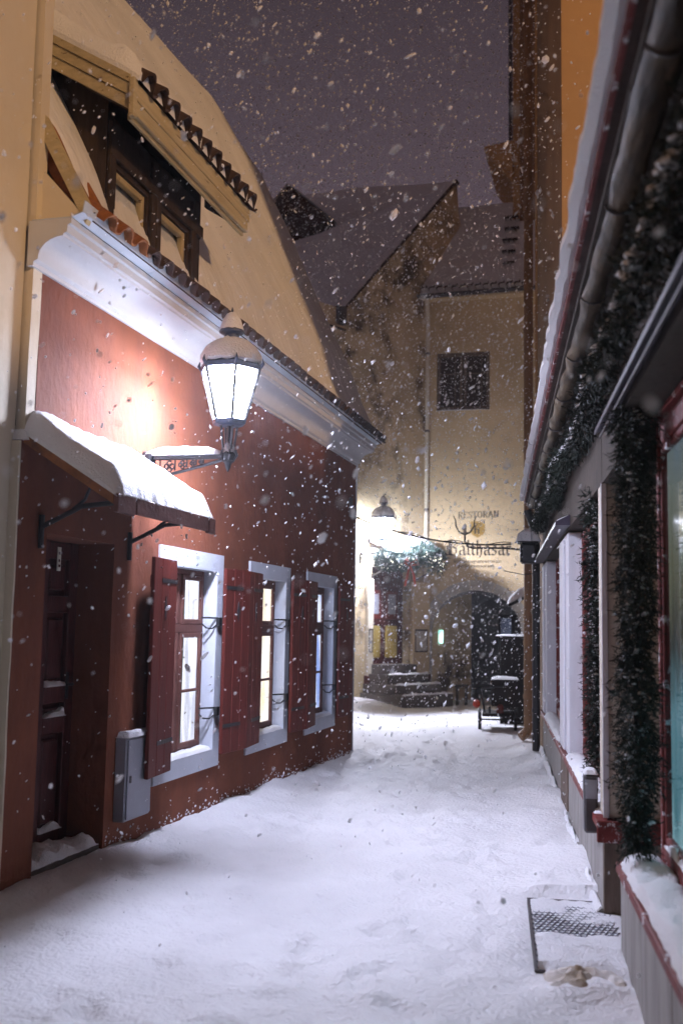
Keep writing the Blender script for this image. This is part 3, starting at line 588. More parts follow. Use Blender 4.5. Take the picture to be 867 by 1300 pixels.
# utility box on the wall
ub = thing('utility_box', 'grey metal utility box on red wall beside the dark door', 'utility box', LF, (7.93, 0, 0.24))
part('box_body', MB().bbox(7.73, 8.14, -0.085, -0.002, 0.24, 0.81, 0.006), 'grey_metal', ub)
part('box_door', MB().bbox(7.745, 8.125, -0.098, -0.0855, 0.255, 0.795, 0.004), 'grey_metal', ub)
part('lock', MB().bbox(7.77, 7.795, -0.105, -0.0985, 0.50, 0.55, 0.003), 'dark_metal', ub)
part('snow_cap', snow_patch((7.73, -0.10, .811), (8.14, -0.10, .811), (8.14, 0.0, .811), (7.73, 0.0, .811), 0.045, 16, 8, seed=9), 'snow', ub, True)

# ================================================================== CREAM HOUSE (far left edge)
ch = thing('cream_house', 'tall cream plastered house cracked at the left edge of the street', 'house', LF, (2.0, 0.13, 0))
rows = []
for t in np.concatenate([np.linspace(-9, 3, 10), np.linspace(3.2, 6.38, 30)]):
    rows.append([(t, 0.05+0.014*float(fbm(t*1.3, z*0.8, 3)), z) for z in np.linspace(-0.6, 13, 60)])
m = MB(); m.grid([[p for p in r] for r in rows]); m.box(-9, 6.35, 0.2, 5, -0.6, 13); part('wall', m, 'cream_plaster', ch, True)
def wob(a, b, x0, x1, y0, y1, n=40, amp=0.008):
    m = MB(); zz = np.linspace(a, b, n)
    m.grid([[(x0, y1, z) for z in zz], [(x0+0.004*float(fbm(z*2, 8, 2)), y0+amp*float(fbm(z*1.7, 1.5, 3)), z) for z in zz], [(x1, y0+amp*float(fbm(z*1.7, 1.5, 3)), z) for z in zz], [(x1, y1, z) for z in zz]]); return m
part('corner_pier', wob(2.665, 13, 6.40, 6.50, 0.0, 0.3), 'cream_plaster', ch, True)
part('pier_ledge', snow_patch((6.36, -0.03, 2.665), (6.50, -0.03, 2.665), (6.50, 0.13, 2.665), (6.36, 0.13, 2.665), 0.07, 8, 8, seed=3), 'snow', ch, True)
part('pier_foot', wob(-0.5, 2.655, 6.352, 6.368, 0.0, 0.3), 'cream_plaster', ch, True)
def crack(pts, y): 
    m = MB(); p2 = []
    for (x0, z0), (x1, z1) in zip(pts, pts[1:]):
        for k in range(4): p2.append((x0+(x1-x0)*k/4+random.uniform(-.006, .006), z0+(z1-z0)*k/4))
    for i, ((x0, z0), (x1, z1)) in enumerate(zip(p2, p2[1:])):
        w = 0.003+0.003*random.random(); m.add([(x0, y-w, z0), (x0, y+w, z0), (x1, y+w, z1), (x1, y-w, z1)], [(0, 1, 2, 3)])
    return m
m = MB(); zz = np.linspace(2.75, 4.45, 46); yc = 0.07+np.cumsum(rng.normal(0, 0.0035, 46))
for i in range(45): m.add([(6.393, yc[i]-.002, zz[i]), (6.393, yc[i]+.002+.003*random.random(), zz[i]), (6.393, yc[i+1]+.003, zz[i+1]), (6.393, yc[i+1]-.002, zz[i+1])], [(0, 1, 2, 3)])
part('crack', m, 'brown_board', ch)

# ================================================================== STREET LANTERNS
def lantern(label, fr, base, arm, glassmat, scale=1.0, snow=True):
    """bracket lantern: base = wall point in frame coordinates; the arm reaches arm metres out (towards -y)"""
    L = thing('wall_lantern', label, 'street lamp', fr, base)
    bx, by, bz = base; cx, cyy = bx, by-arm; S = scale
    def P(mb): return mb
    z0 = bz+0.30*S; z1 = bz+0.72*S; r0, r1 = 0.125*S, 0.238*S
    hexa = [2*math.pi*k/6+math.pi/6 for k in range(6)]
    # wall plate, arm and tracery
    m = MB(); m.bbox(bx-0.03, bx+0.03, by-0.03, by-0.002, bz-0.20*S, bz+0.06*S, 0.006); m.lathe([(0.0, bz-0.05), (0.045*S, bz-0.03), (0.05*S, bz), (0.045*S, bz+0.03), (0, bz+0.05)], bx, by-0.05, 10); part('wall_plate', m, 'iron', L, True)
    m = MB(); m.bbox(bx-0.018, bx+0.018, cyy+0.05, by-0.03, bz-0.012, bz+0.02, 0.004); m.tube([(bx, by-0.03, bz-0.19*S), (bx, by-0.12, bz-0.155*S), (bx, cyy+0.2, bz-0.06), (bx, cyy+0.04, bz-0.02)], 0.012, 6); part('arm', m, 'iron', L, True)
    m = MB(); y = by-0.075; k = 0
    while y > cyy+0.2:
        hgt = max(0.03, 0.155*S*(1-(by-y)/(arm*0.95))); r = min(0.034*S, hgt*0.25)
        for oy, oz in ((r, 0), (-r, 0), (0, r), (0, -r)):
            c = (y+oy*0.9, bz-0.012-hgt*0.5+oz*0.9); m.tube([(bx, c[0]+r*0.8*math.cos(a), c[1]+r*0.8*math.sin(a)) for a in np.linspace(0, 2*math.pi, 10, endpoint=False)], 0.006, 5, True)
        m.tube([(bx, y-1.9*r, bz-0.01), (bx, y-1.9*r, bz-0.01-hgt*0.85)], 0.006, 5)
        y -= r*3.9+0.012; k += 1
    part('tracery', m, 'iron', L, True)
    m = MB(); m.lathe([(0.004, bz-0.12*S), (0.022*S, bz-0.085*S), (0.03*S, bz-0.05*S), (0.055*S, bz-0.03*S), (0.06*S, bz+0.02*S), (0.04*S, bz+0.045*S), (0.045*S, bz+0.07*S), (0.03*S, bz+0.085*S)], cx, cyy, 12)
    for k in range(6): a = hexa[k]; m.tube([(cx+0.05*S*math.cos(a), cyy+0.05*S*math.sin(a), bz-0.02), (cx+0.075*S*math.cos(a), cyy+0.075*S*math.sin(a), bz+0.01), (cx+0.06*S*math.cos(a), cyy+0.06*S*math.sin(a), bz+0.05)], 0.011*S, 5)
    part('boss', m, 'iron', L, True)
    m = MB()
    for k in range(4):
        a = math.pi/4+k*math.pi/2; m.tube([(cx+0.045*S*math.cos(a), cyy+0.045*S*math.sin(a), bz+0.06*S), (cx+0.075*S*math.cos(a), cyy+0.075*S*math.sin(a), z0-0.02*S)], 0.011*S, 6)
    m.tube([(cx, cyy, bz+.05*S), (cx, cyy, z0)], 0.016*S, 8); part('stem', m, 'iron', L, True)
    m = MB(); m.lathe([(0.09*S, z0-0.05*S), (r0+0.012, z0-0.035*S), (r0+0.02, z0-0.005*S), (r0+0.006, z0+0.006*S)], cx, cyy, 6, math.pi/6); part('base_ring', m, 'blue_iron', L)
    for k in range(6):
        a, b = hexa[k], hexa[(k+1) % 6]; q = lambda r, an, z: (cx+r*math.cos(an), cyy+r*math.sin(an), z)
        m = MB(); m.add([q(r0, a, z0), q(r0, b, z0), q(r1, b, z1), q(r1, a, z1)], [(0, 1, 2, 3)]); part('pane', m, glassmat, L)
        m = MB(); m.tube([q(r0+.009, a, z0), q(r1+.009, a, z1)], 0.0145*S, 6); part('glazing_bar', m, 'iron', L)
    m = MB(); m.lathe([(r1-0.015, z1-0.022*S), (r1+0.016, z1-0.022*S), (r1+0.022, z1+0.018*S), (r1-0.01, z1+0.022*S)], cx, cyy, 6, math.pi/6); part('top_ring', m, 'blue_iron', L)
    for k in range(6):
        a = hexa[k]; m = MB(); m.tube([(cx+(r1+.01)*math.cos(a), cyy+(r1+.01)*math.sin(a), z1), (cx+(r1+.038*S)*math.cos(a), cyy+(r1+.038*S)*math.sin(a), z1+.03*S), (cx+(r1+.03*S)*math.cos(a), cyy+(r1+.03*S)*math.sin(a), z1+.07*S)], [0.018*S, 0.014*S, 0.003], 6); part('crocket', m, 'blue_iron', L)
    m = MB(); m.lathe([(r1+0.005, z1+0.02*S), (r1*0.86, z1+0.10*S), (r1*0.45, z1+0.19*S), (0.075*S, z1+0.225*S)], cx, cyy, 6, math.pi/6); part('hood', m, 'blue_iron', L)
    m = MB(); m.lathe([(0.065*S, z1+0.22*S), (0.06*S, z1+0.28*S), (0.10*S, z1+0.295*S), (0.102*S, z1+0.315*S), (0.04*S, z1+0.36*S), (0.012*S, z1+0.43*S), (0.018*S, z1+0.45*S), (0.003, z1+0.51*S)], cx, cyy, 10); part('finial', m, 'blue_iron', L, True)
    def dome(prof, n=28, seed=0):
        m = MB(); vs = []
        rows = []
        for r, z in prof:
            rows.append([(cx+r*(1+0.10*float(fbm(3*math.cos(a)+seed, 3*math.sin(a)+z*6, 3)))*math.cos(a), cyy+r*(1+0.10*float(fbm(3*math.cos(a)+seed, 3*math.sin(a)+z*6, 3)))*math.sin(a), z+0.012*float(fbm(4*math.cos(a)+seed, 4*math.sin(a)+5, 3))) for a in np.linspace(0, 2*math.pi, n+1)])
        m.grid(rows); return m
    part('hood_snow', dome([(r1*0.9, z1+0.035*S), (r1*1.04, z1+0.05*S), (r1*1.02, z1+0.10*S), (r1*0.86, z1+0.17*S), (r1*0.58, z1+0.225*S), (r1*0.34, z1+0.25*S), (r1*0.2, z1+0.25*S)], seed=bx), 'snow', L, True)
    part('finial_snow', dome([(0.095*S, z1+0.31*S), (0.095*S, z1+0.33*S), (0.075*S, z1+0.40*S), (0.04*S, z1+0.455*S), (0.01, z1+0.47*S)], 16, seed=bx+2), 'snow', L, True)
    part('arm_snow', snow_patch((bx-.035, cyy+.02, bz+.02), (bx+.035, cyy+.02, bz+.02), (bx+.035, by-.01, bz+.02), (bx-.035, by-.01, bz+.02), 0.07*S, 8, 24, seed=6), 'snow', L, True)
    part('base_snow', dome([(0.05*S, bz+0.03), (0.052*S, bz+0.07*S), (0.03*S, bz+0.105*S), (0.005, bz+0.11*S)], 14, seed=bx+4), 'snow', L, True)
    m = MB(); m.lathe([(0.02, z1-0.045*S), (r1*0.78, z1-0.045*S), (r1*0.78, z1-0.030*S), (0.02, z1-0.030*S)], cx, cyy, 18); part('light_board', m, 'mantle_far' if glassmat == 'lamp_glass_far' else 'mantle', L)
    return L
lan1 = lantern('black hexagonal wall lantern with snowy hood on bracket above the red house door', LF, (8.01, 0, 2.80), 0.66, 'lamp_glass', 0.90)
for t in (7.245, 8.89): part('cheek', MB().prism_x([(0.0, 4.2), (0.0, dline(0)-.05), (0.9, dline(0.9)-.05), (0.9, 4.2)], t, t+0.035), 'dark_wood', dm)

# ================================================================== GABLED HOUSE (behind the red house)
gh = thing('gabled_house', 'stained plaster house with steep gable behind the red house', 'house', GF, (-1.2, 0, 0))
gz0, gzT = 8.25, 12.24
gab = [(-9, -0.5), (-1.84, -0.5), (-1.84, 2.86), (-0.60, 2.86), (-0.60, -0.5), (1.6, -0.5), (1.6, 9.0), (1.02, 11.6), (0.95, 12.2), (0.87, 12.24), (-2.83, 8.27), (-9, 8.2)]
m = MB(); n = len(gab); m.prism_y(gab, 0.0, 0.3); part('wall', m, 'stained_plaster', gh)
part('wall_return', MB().box(-9, -2.9, 0.02, 6, 5.0, 8.2), 'stained_plaster', gh)
m = MB(); m.prism_y([(-2.95, 8.12), (-2.95, 8.19), (0.87, 12.30), (0.98, 12.24), (0.94, 12.16), (0.86, 12.18)], -0.06, 0.32); part('coping', m, 'tile_dark', gh)
rp = []
for k, u in enumerate(np.linspace(0, 1, 30)):
    t = -3.3+4.15*u; z = 7.75+(12.16-7.75)*u
    rp.append([(t-0.03*float(fbm(u*9, y*1.1, 2)), 0.33+y, z+0.02+0.06*float(fbm(u*6, y*0.9, 3))) for y in np.linspace(0, 9, 26)])
m = MB(); m.grid(rp); m.grid([[(p[0], p[1], p[2]-.3) for p in rp[0]], rp[0]]); groof = part('roof', m, 'snow', gh, True)
part('rake_snow', snow_patch((-2.9, -0.05, 8.24), (0.86, -0.05, 12.30), (0.86, 0.30, 12.30), (-2.9, 0.30, 8.24), 0.05, 40, 6, seed=12), 'snow', groof, True)
for k in range(5): piece('eave_tile', TD, groof, (-3.25+0.03*k, 0.10-0.0*k+0.22*k, 7.78), (0, 0, R_(-90)), (1, 1, 1))
part('eave_bracket', MB().bbox(-3.05, -2.80, -0.10, 0.1, 7.9, 8.3, 0.02), 'tile_dark', gh)
# door, pilasters and steps
dr = MB(); DD = 0.22
dr.box(-1.84, -0.60, DD+0.02, DD+0.04, 0.78, 2.86)
for x0, x1 in ((-1.84, -1.74), (-1.26, -1.18), (-0.72, -0.60)): dr.bbox(x0, x1, DD-0.02, DD+0.02, 0.78, 2.86)
for z in (0.78, 1.62, 2.40, 2.78): dr.bbox(-1.739, -0.721, DD-0.018, DD+0.02, z, z+0.08)
gdoor = part('door', dr, 'dark_red_paint', gh)
for x0, x1 in ((-1.73, -1.27), (-1.17, -0.73)):
    part('door_panel', MB().bbox(x0+.03, x1-.03, DD-0.012, DD+0.02, 0.90, 1.60, 0.02), 'ochre_paint', gdoor)
    part('door_panel', MB().bbox(x0+.03, x1-.03, DD-0.012, DD+0.02, 1.73, 2.37, 0.02), 'red_paint', gdoor)
    part('door_glass', MB().bbox(x0+.10, x1-.10, DD-0.016, DD-0.0125, 1.85, 2.28, 0.001), 'grey_metal', gdoor)
for x0, x1, mt in ((-2.02, -1.85, 'cream_plaster'), (-0.59, -0.02, 'ochre_plaster')):
    p = part('door_pilaster', MB().bbox(x0, x1, -0.10, -0.002, 0.55, 2.58, 0.01), mt, gh)
    part('pilaster_foot', MB().bbox(x0-.02, x1+.02, -0.13, -0.0025, -0.3, 0.55, 0.01), 'dark_red_paint', p)
    f = MB(); a, b = x0+(x1-x0)*0.12, x0+(x1-x0)*0.85
    f.box(a, b, -0.112, -0.1005, 1.03, 1.06); f.box(a, b, -0.112, -0.1005, 1.50, 1.53); f.box(a, a+.02, -0.112, -0.1005, 1.06, 1.50); f.box(b-.02, b, -0.112, -0.1005, 1.06, 1.50); part('menu_frame', f, 'dark_wood', p)
    part('menu_sheet', MB().box(a+.02, b-.02, -0.105, -0.101, 1.06, 1.50), 'cream_paint', p)
steps = thing('stone_steps', 'four dark stone steps edged with snow below the red door', 'steps', GF, (-1.2, -0.5, 0))
for k in range(4):
    z1 = 0.78-0.19*k; out_ = 0.42+0.27*k; hw = 0.58+0.085*k; cxs = -1.32; pr_ = []
    for a in np.linspace(0, math.pi, 13): pr_.append((cxs-hw*math.cos(a)*(1.0), -0.02-(out_-0.10)-0.10*math.sin(a)*1.0 if 0 < a < math.pi else -0.02-(out_-0.10)))
    pr_ = [(cxs-hw, -0.02)]+pr_+[(cxs+hw, -0.02)]
    s = part('step', MB().prism_z(pr_, -0.4 if k == 3 else z1-0.2, z1-0.005*k), 'step_stone', steps)
    e = MB()
    if k: part('step_snow', snow_patch((cxs-hw+.03, -0.02-out_+.05, z1-.005*k+.002), (cxs+hw-.03, -0.02-out_+.05, z1-.005*k+.002), (cxs+hw-.06, -0.02-out_+.13, z1-.005*k+.002), (cxs-hw+.06, -0.02-out_+.13, z1-.005*k+.002), 0.035, 30, 5, seed=20+k, rough=0.6), 'snow', s, True)
# awning roof above the door, with snow mound
aw = part('door_awning', MB().prism_x([(0, 3.40), (-0.80, 3.12), (-0.80, 3.06), (0, 3.34)], -1.95, -0.35), 'dark_wood', gh)
part('awning_snow', snow_patch((-1.98, -0.84, 3.12), (-0.33, -0.84, 3.12), (-0.33, 0.0, 3.41), (-1.98, 0.0, 3.41), 0.24, 30, 14, seed=31, rough=0.35, scale=4), 'snow', aw, True)
for t in (-1.88, -0.42):
    k = MB(); k.tube([(t, -0.02, 2.62), (t, -0.35, 2.75), (t, -0.74, 3.05)], 0.018, 6); part('bracket', k, 'iron', aw)
lan2 = lantern('small distant wall lantern glowing beside the garlanded doorway', GF, (-2.2, 0, 3.10), 0.66, 'lamp_glass_far', 1.0)

# ------------------------------------------------------------------ fir greenery
def tufts(path, r, count, seed, ln=(0.05, 0.11), wid=0.006, n_per=5, flat=None, down=0.0):
    rg = np.random.default_rng(seed); P = [Vector(p) for p in path]; seg = [(b-a).length for a, b in zip(P, P[1:])]; tot = sum(seg); m = MB()
    for i in range(count):
        s = rg.random()*tot; k = 0
        while s > seg[k] and k < len(seg)-1: s -= seg[k]; k += 1
        c = P[k].lerp(P[k+1], min(1, s/seg[k])); d = (P[k+1]-P[k]).normalized()
        dirv = Vector(rg.normal(0, 1, 3)); dirv -= d*dirv.dot(d)*0.6; dirv.normalize()
        rr = r*rg.random()**0.6*(0.75+0.5*float(rg.random()))*(0.55+0.9*float(0.5+vnoise(np.array(c.x*5.3+c.y*3.1), np.array(c.z*5.3+seed)))); b = c+dirv*rr; tw = (dirv*0.8+d*float(rg.normal(0, .5))+Vector(rg.normal(0, .35, 3))+Vector((0, 0, -down))).normalized()
        for q in range(n_per):
            dv = (tw+Vector(rg.normal(0, .45, 3))).normalized(); l = float(rg.uniform(*ln)); side = dv.cross(Vector(rg.normal(0, 1, 3)))
            if side.length < 1e-4: continue
            side = side.normalized()*wid*float(rg.uniform(.7, 1.4)); a = b+tw*0.012*q
            m.add([a-side, a+side, a+dv*l], [(0, 1, 2)])
    return m
def clumps(path, r, count, seed, size=(0.010, 0.034), zmin=0.0, lift=0.6):
    """small lumps of snow caught on top of greenery"""
    rg = np.random.default_rng(seed); P = [Vector(p) for p in path]; seg = [(b-a).length for a, b in zip(P, P[1:])]; tot = sum(seg); m = MB()
    for i in range(count):
        s = rg.random()*tot; k = 0
        while s > seg[k] and k < len(seg)-1: s -= seg[k]; k += 1
        c = P[k].lerp(P[k+1], min(1, s/seg[k])); an = float(rg.normal(0, .75)); d = (P[k+1]-P[k]).normalized(); sd = d.cross(Vector((0, 0, 1)))
        if sd.length < .1: sd = Vector((math.cos(i*2.4), math.sin(i*2.4), 0))
        sd.normalize(); q = c+(Vector((0, 0, 1))*math.cos(an)*lift+sd*math.sin(an))*r*float(rg.uniform(.75, 1.05))
        z = float(rg.uniform(*size)); rows = []
        for ph in (-0.5, 0.0, 0.5, 1.0, 1.45):
            rows.append([tuple(q+Vector((math.cos(a)*math.cos(ph)*z*(1+.35*float(rg.normal())*.5), math.sin(a)*math.cos(ph)*z*(1+.35*float(rg.normal())*.5), math.sin(ph)*z*.6))) for a in np.linspace(0, 2*math.pi, 7)[:-1]])
            rows[-1].append(rows[-1][0])
        m.grid(rows)
    return m
def bulbs(path, r, count, seed, size=0.012):
    rg = np.random.default_rng(seed); P = [Vector(p) for p in path]; m = MB()
    for i in range(count):
        k = int(rg.integers(0, len(P)-1)); c = P[k].lerp(P[k+1], float(rg.random()))+Vector(rg.normal(0, 1, 3)).normalized()*r*float(rg.uniform(.7, 1.1))
        m.add([c+Vector((size, 0, 0)), c+Vector((-size, 0, 0)), c+Vector((0, size, 0)), c+Vector((0, -size, 0)), c+Vector((0, 0, size)), c+Vector((0, 0, -size))], [(0, 2, 4), (2, 1, 4), (1, 3, 4), (3, 0, 4), (2, 0, 5), (1, 2, 5), (3, 1, 5), (0, 3, 5)])
    return m
def garland(label, fr, path, r, count, seed, snow=0, nb=0, needle='needles', csize=(0.010, 0.034), **kw):
    g = thing('fir_garland', label, 'garland', fr, path[0])
    rp_ = [(Vector(p)) for p in path]
    part('branches', tufts(path, r, count, seed, **kw), needle, g, kind='stuff'); part('stem', MB().tube(path, 0.012, 6), 'dark_wood', g)
    if snow: part('snow_clumps', clumps(path, r, snow, seed+1, size=csize), 'snow', g, True, kind='stuff')
    if nb: part('light_bulbs', bulbs(path, r, nb, seed+2), 'bulb_light', g, kind='stuff')
    return g
gp = [(-2.55, -0.86, 2.93), (-2.1, -0.88, 2.92), (-1.6, -0.88, 3.0), (-1.2, -0.88, 3.17), (-0.85, -0.86, 3.08), (-0.55, -0.80, 2.92)]
gl = garland('lit fir garland with tiny white bulbs over the far doorway', GF, gp, 0.17, 1500, 51, snow=70, nb=150, needle='needles_blue', ln=(0.06, 0.14), wid=0.010)
bw = MB()
for s in (-1, 1): bw.tube([(-1.75, -1.0, 2.88), (-1.75+s*0.16, -1.05, 2.98), (-1.75+s*0.22, -1.05, 2.88), (-1.75, -1.0, 2.86)], 0.025, 6); bw.tube([(-1.75, -1.0, 2.86), (-1.75+s*0.10, -1.03, 2.65), (-1.75+s*0.16, -1.02, 2.42)], 0.022, 6)
single('ribbon_bow', bw, 'bow', 'orange red ribbon bow hanging below the lit garland', 'bow', GF, (-1.75, -1.0, 2.86), True)

# ================================================================== ARCH HOUSE (end of the street)
TA = 24.60
ah = thing('arch_house', 'ochre plaster house with arched passage and restaurant lettering', 'house', LF, (TA, -0.3, 0))
AC, AR, AS = -0.27, 1.01, 1.50        # arch centre (y), radius, spring height
def arch_wall():
    m = MB(); yl, yr, zt = 1.15, -4.2, 9.2; n = 24; f0 = TA; vs = []
    arc = [(AC+AR*math.cos(a), AS+0.92*AR*math.sin(a)) for a in np.linspace(0, math.pi, n+1)]     # from +y side to -y side
    def F(pts, x=f0): m.add([(x, p[0], p[1]) for p in pts], [tuple(range(len(pts)))])
    wy0, wy1, wz0, wz1 = -0.55, 0.66, 6.50, 7.86
    F([(yl, -0.5), (AC+AR, -0.5), (AC+AR, AS), (yl, AS)]); F([(AC-AR, -0.5), (yr, -0.5), (yr, AS), (AC-AR, AS)])
    top = 3.0
    for (a, b) in zip(arc, arc[1:]): F([a, (a[0], top), (b[0], top), b])
    F([(yl, AS), (AC+AR, AS), (AC+AR, top), (yl, top)]); F([(AC-AR, AS), (yr, AS), (yr, top), (AC-AR, top)])
    F([(yl, top), (yr, top), (yr, wz0), (yl, wz0)]); F([(yl, wz1), (yr, wz1), (yr, zt), (yl, zt)]); F([(yl, wz0), (wy1, wz0), (wy1, wz1), (yl, wz1)]); F([(wy0, wz0), (yr, wz0), (yr, wz1), (wy0, wz1)])
    d = f0+0.12
    m.add([(f0, wy0, wz0), (d, wy0, wz0), (d, wy0, wz1), (f0, wy0, wz1), (f0, wy1, wz0), (d, wy1, wz0), (d, wy1, wz1), (f0, wy1, wz1)], [(0, 1, 2, 3), (4, 5, 6, 7), (0, 4, 5, 1), (3, 7, 6, 2)])
    return m, arc
m, arc = arch_wall(); part('wall', m, 'ochre_plaster', ah)
full = [(AC+AR, -0.5)]+arc+[(AC-AR, -0.5)]
m = MB(); m.grid([[(TA, p[0], p[1]) for p in full], [(TA+5.6, p[0], p[1]) for p in full]]); part('passage_vault', m, 'passage', ah, True)
pb = part('passage_end', MB().box(TA+5.6, TA+5.8, -2, 1.5, -0.5, 3.2), 'passage', ah)
part('passage_door', MB().bbox(TA+5.52, TA+5.598, -1.05, -0.15, -0.3, 1.95, 0.02), 'dark_wood', pb)
part('passage_window', MB().bbox(TA+5.50, TA+5.518, -0.50, -0.22, 1.35, 1.85, 0.005), 'dim_blue', pb)
rg_ = 13
for k in range(rg_):                                     # voussoirs
    a0, a1 = math.pi*k/rg_+0.008, math.pi*(k+1)/rg_-0.008; e = random.uniform(-.004, .004); ro = AR+0.21
    pts = [(AC+AR*0.985*math.cos(a0), AS+0.92*AR*0.985*math.sin(a0)), (AC+AR*0.985*math.cos(a1), AS+0.92*AR*0.985*math.sin(a1)), (AC+ro*math.cos(a1), AS+0.94*ro*math.sin(a1)), (AC+ro*math.cos(a0), AS+0.94*ro*math.sin(a0))]
    m = MB(); m.prism_x(pts, TA-0.035-e, TA+0.1); part('voussoir', m, 'stone', ah)
for s in (1, -1):
    for k in range(4):
        y0 = AC+s*(AR-0.015); y1 = AC+s*(AR+0.20); z = -0.4+0.475*k
        part('jamb_stone', MB().bbox(TA-0.033, TA+0.1, min(y0, y1), max(y0, y1), z+.006, z+0.469, 0.008), 'stone', ah)
# square dark window high on the wall
wy0, wy1, wz0, wz1 = -0.55, 0.66, 6.50, 7.86
wn = part('window', MB().box(TA+0.10, TA+0.13, wy0, wy1, wz0, wz1), 'dark_wood', ah)
for y0, y1 in ((wy0+.02, 0.04), (0.07, wy1-.02)):
    s = MB(); b = 0.06
    s.bbox(TA+.05, TA+.098, y0, y0+b, wz0+.02, wz1-.02); s.bbox(TA+.05, TA+.098, y1-b, y1, wz0+.02, wz1-.02); s.bbox(TA+.051, TA+.097, y0+b, y1-b, wz0+.02, wz0+.10); s.bbox(TA+.051, TA+.097, y0+b, y1-b, wz1-.10, wz1-.02)
    s.bbox(TA+.06, TA+.09, y0+.16, y0+.18, wz0+.1, wz1-.1, .002); s.bbox(TA+.06, TA+.09, y0+b, y1-b, 7.35, 7.37, .002); part('casement', s, 'brown_board', wn)
    part('pane', MB().box(TA+.078, TA+.082, y0+b, y1-b, wz0+.1, wz1-.1), 'window_glass', wn)
part('window_sill', snow_patch((TA-.03, wy0, wz0-.002), (TA+.10, wy0, wz0-.002), (TA+.10, wy1, wz0-.002), (TA-.03, wy1, wz0-.002), 0.03, 6, 16, seed=44), 'snow', wn, True)
# roof and eave
ridge_t, ridge_z = TA+1.35, 11.75
m = MB(); rows = []
for u in np.linspace(0, 1, 24):
    t = TA-0.28+(ridge_t-TA+0.28)*u; z = 9.2+(ridge_z-9.2)*u
    rows.append([(t-0.05*float(fbm(u*5, y*1.2, 3)), y, z+0.10+0.06*float(fbm(u*4+3, y*1.4, 3))) for y in np.linspace(1.9, -1.6, 30)])
rows.append([(ridge_t+2.5, y, 9.0) for y in np.linspace(1.9, -1.6, 30)])
m.grid(rows); m.grid([[(p[0], p[1], p[2]-.14) for p in rows[0]], rows[0]]); aroof = part('roof', m, 'snow', ah, True)
for k in range(14): piece('eave_tile', TD, aroof, (TA-0.34, 0.95-0.215*k*0.82, 9.22), (R_(0), R_(-58), R_(-90)), (0.8, 0.5, 1))
for i in range(5):
    for j in range(3): piece('bare_tile', TD, aroof, (TA+0.02+0.19*i, -0.86-0.10*j+random.uniform(-.03, .03), 9.85+0.345*i), (0, R_(-60), R_(-90)), (0.5, 0.4, 1))
m = MB(); m.tube([(TA-0.36, 1.1, 9.10), (TA-0.36, -1.75, 9.16)], 0.055, 8); part('gutter', m, 'dark_metal', ah, True)
part('eave_board', MB().box(TA-0.30, TA-0.002, -1.6, 1.1, 9.06, 9.12), 'ochre_plaster', ah)
# downpipe in the corner
dp = thing('downpipe', 'pale slim downpipe in the corner above the lit awning', 'drainpipe', LF, (TA-0.07, 0.86, 0))
part('pipe', MB().tube([(TA-0.33, 0.84, 9.08), (TA-0.20, 0.85, 8.8), (TA-0.08, 0.86, 8.6), (TA-0.08, 0.86, 0.1)], 0.05, 10), 'cream_plaster', dp, True)
for z in (2.4, 4.2, 6.0, 7.8): part('clamp', MB().tube([(TA-0.08, 0.86, z), (TA-0.08, 0.86, z+0.05)], 0.058, 10), 'dark_metal', dp)

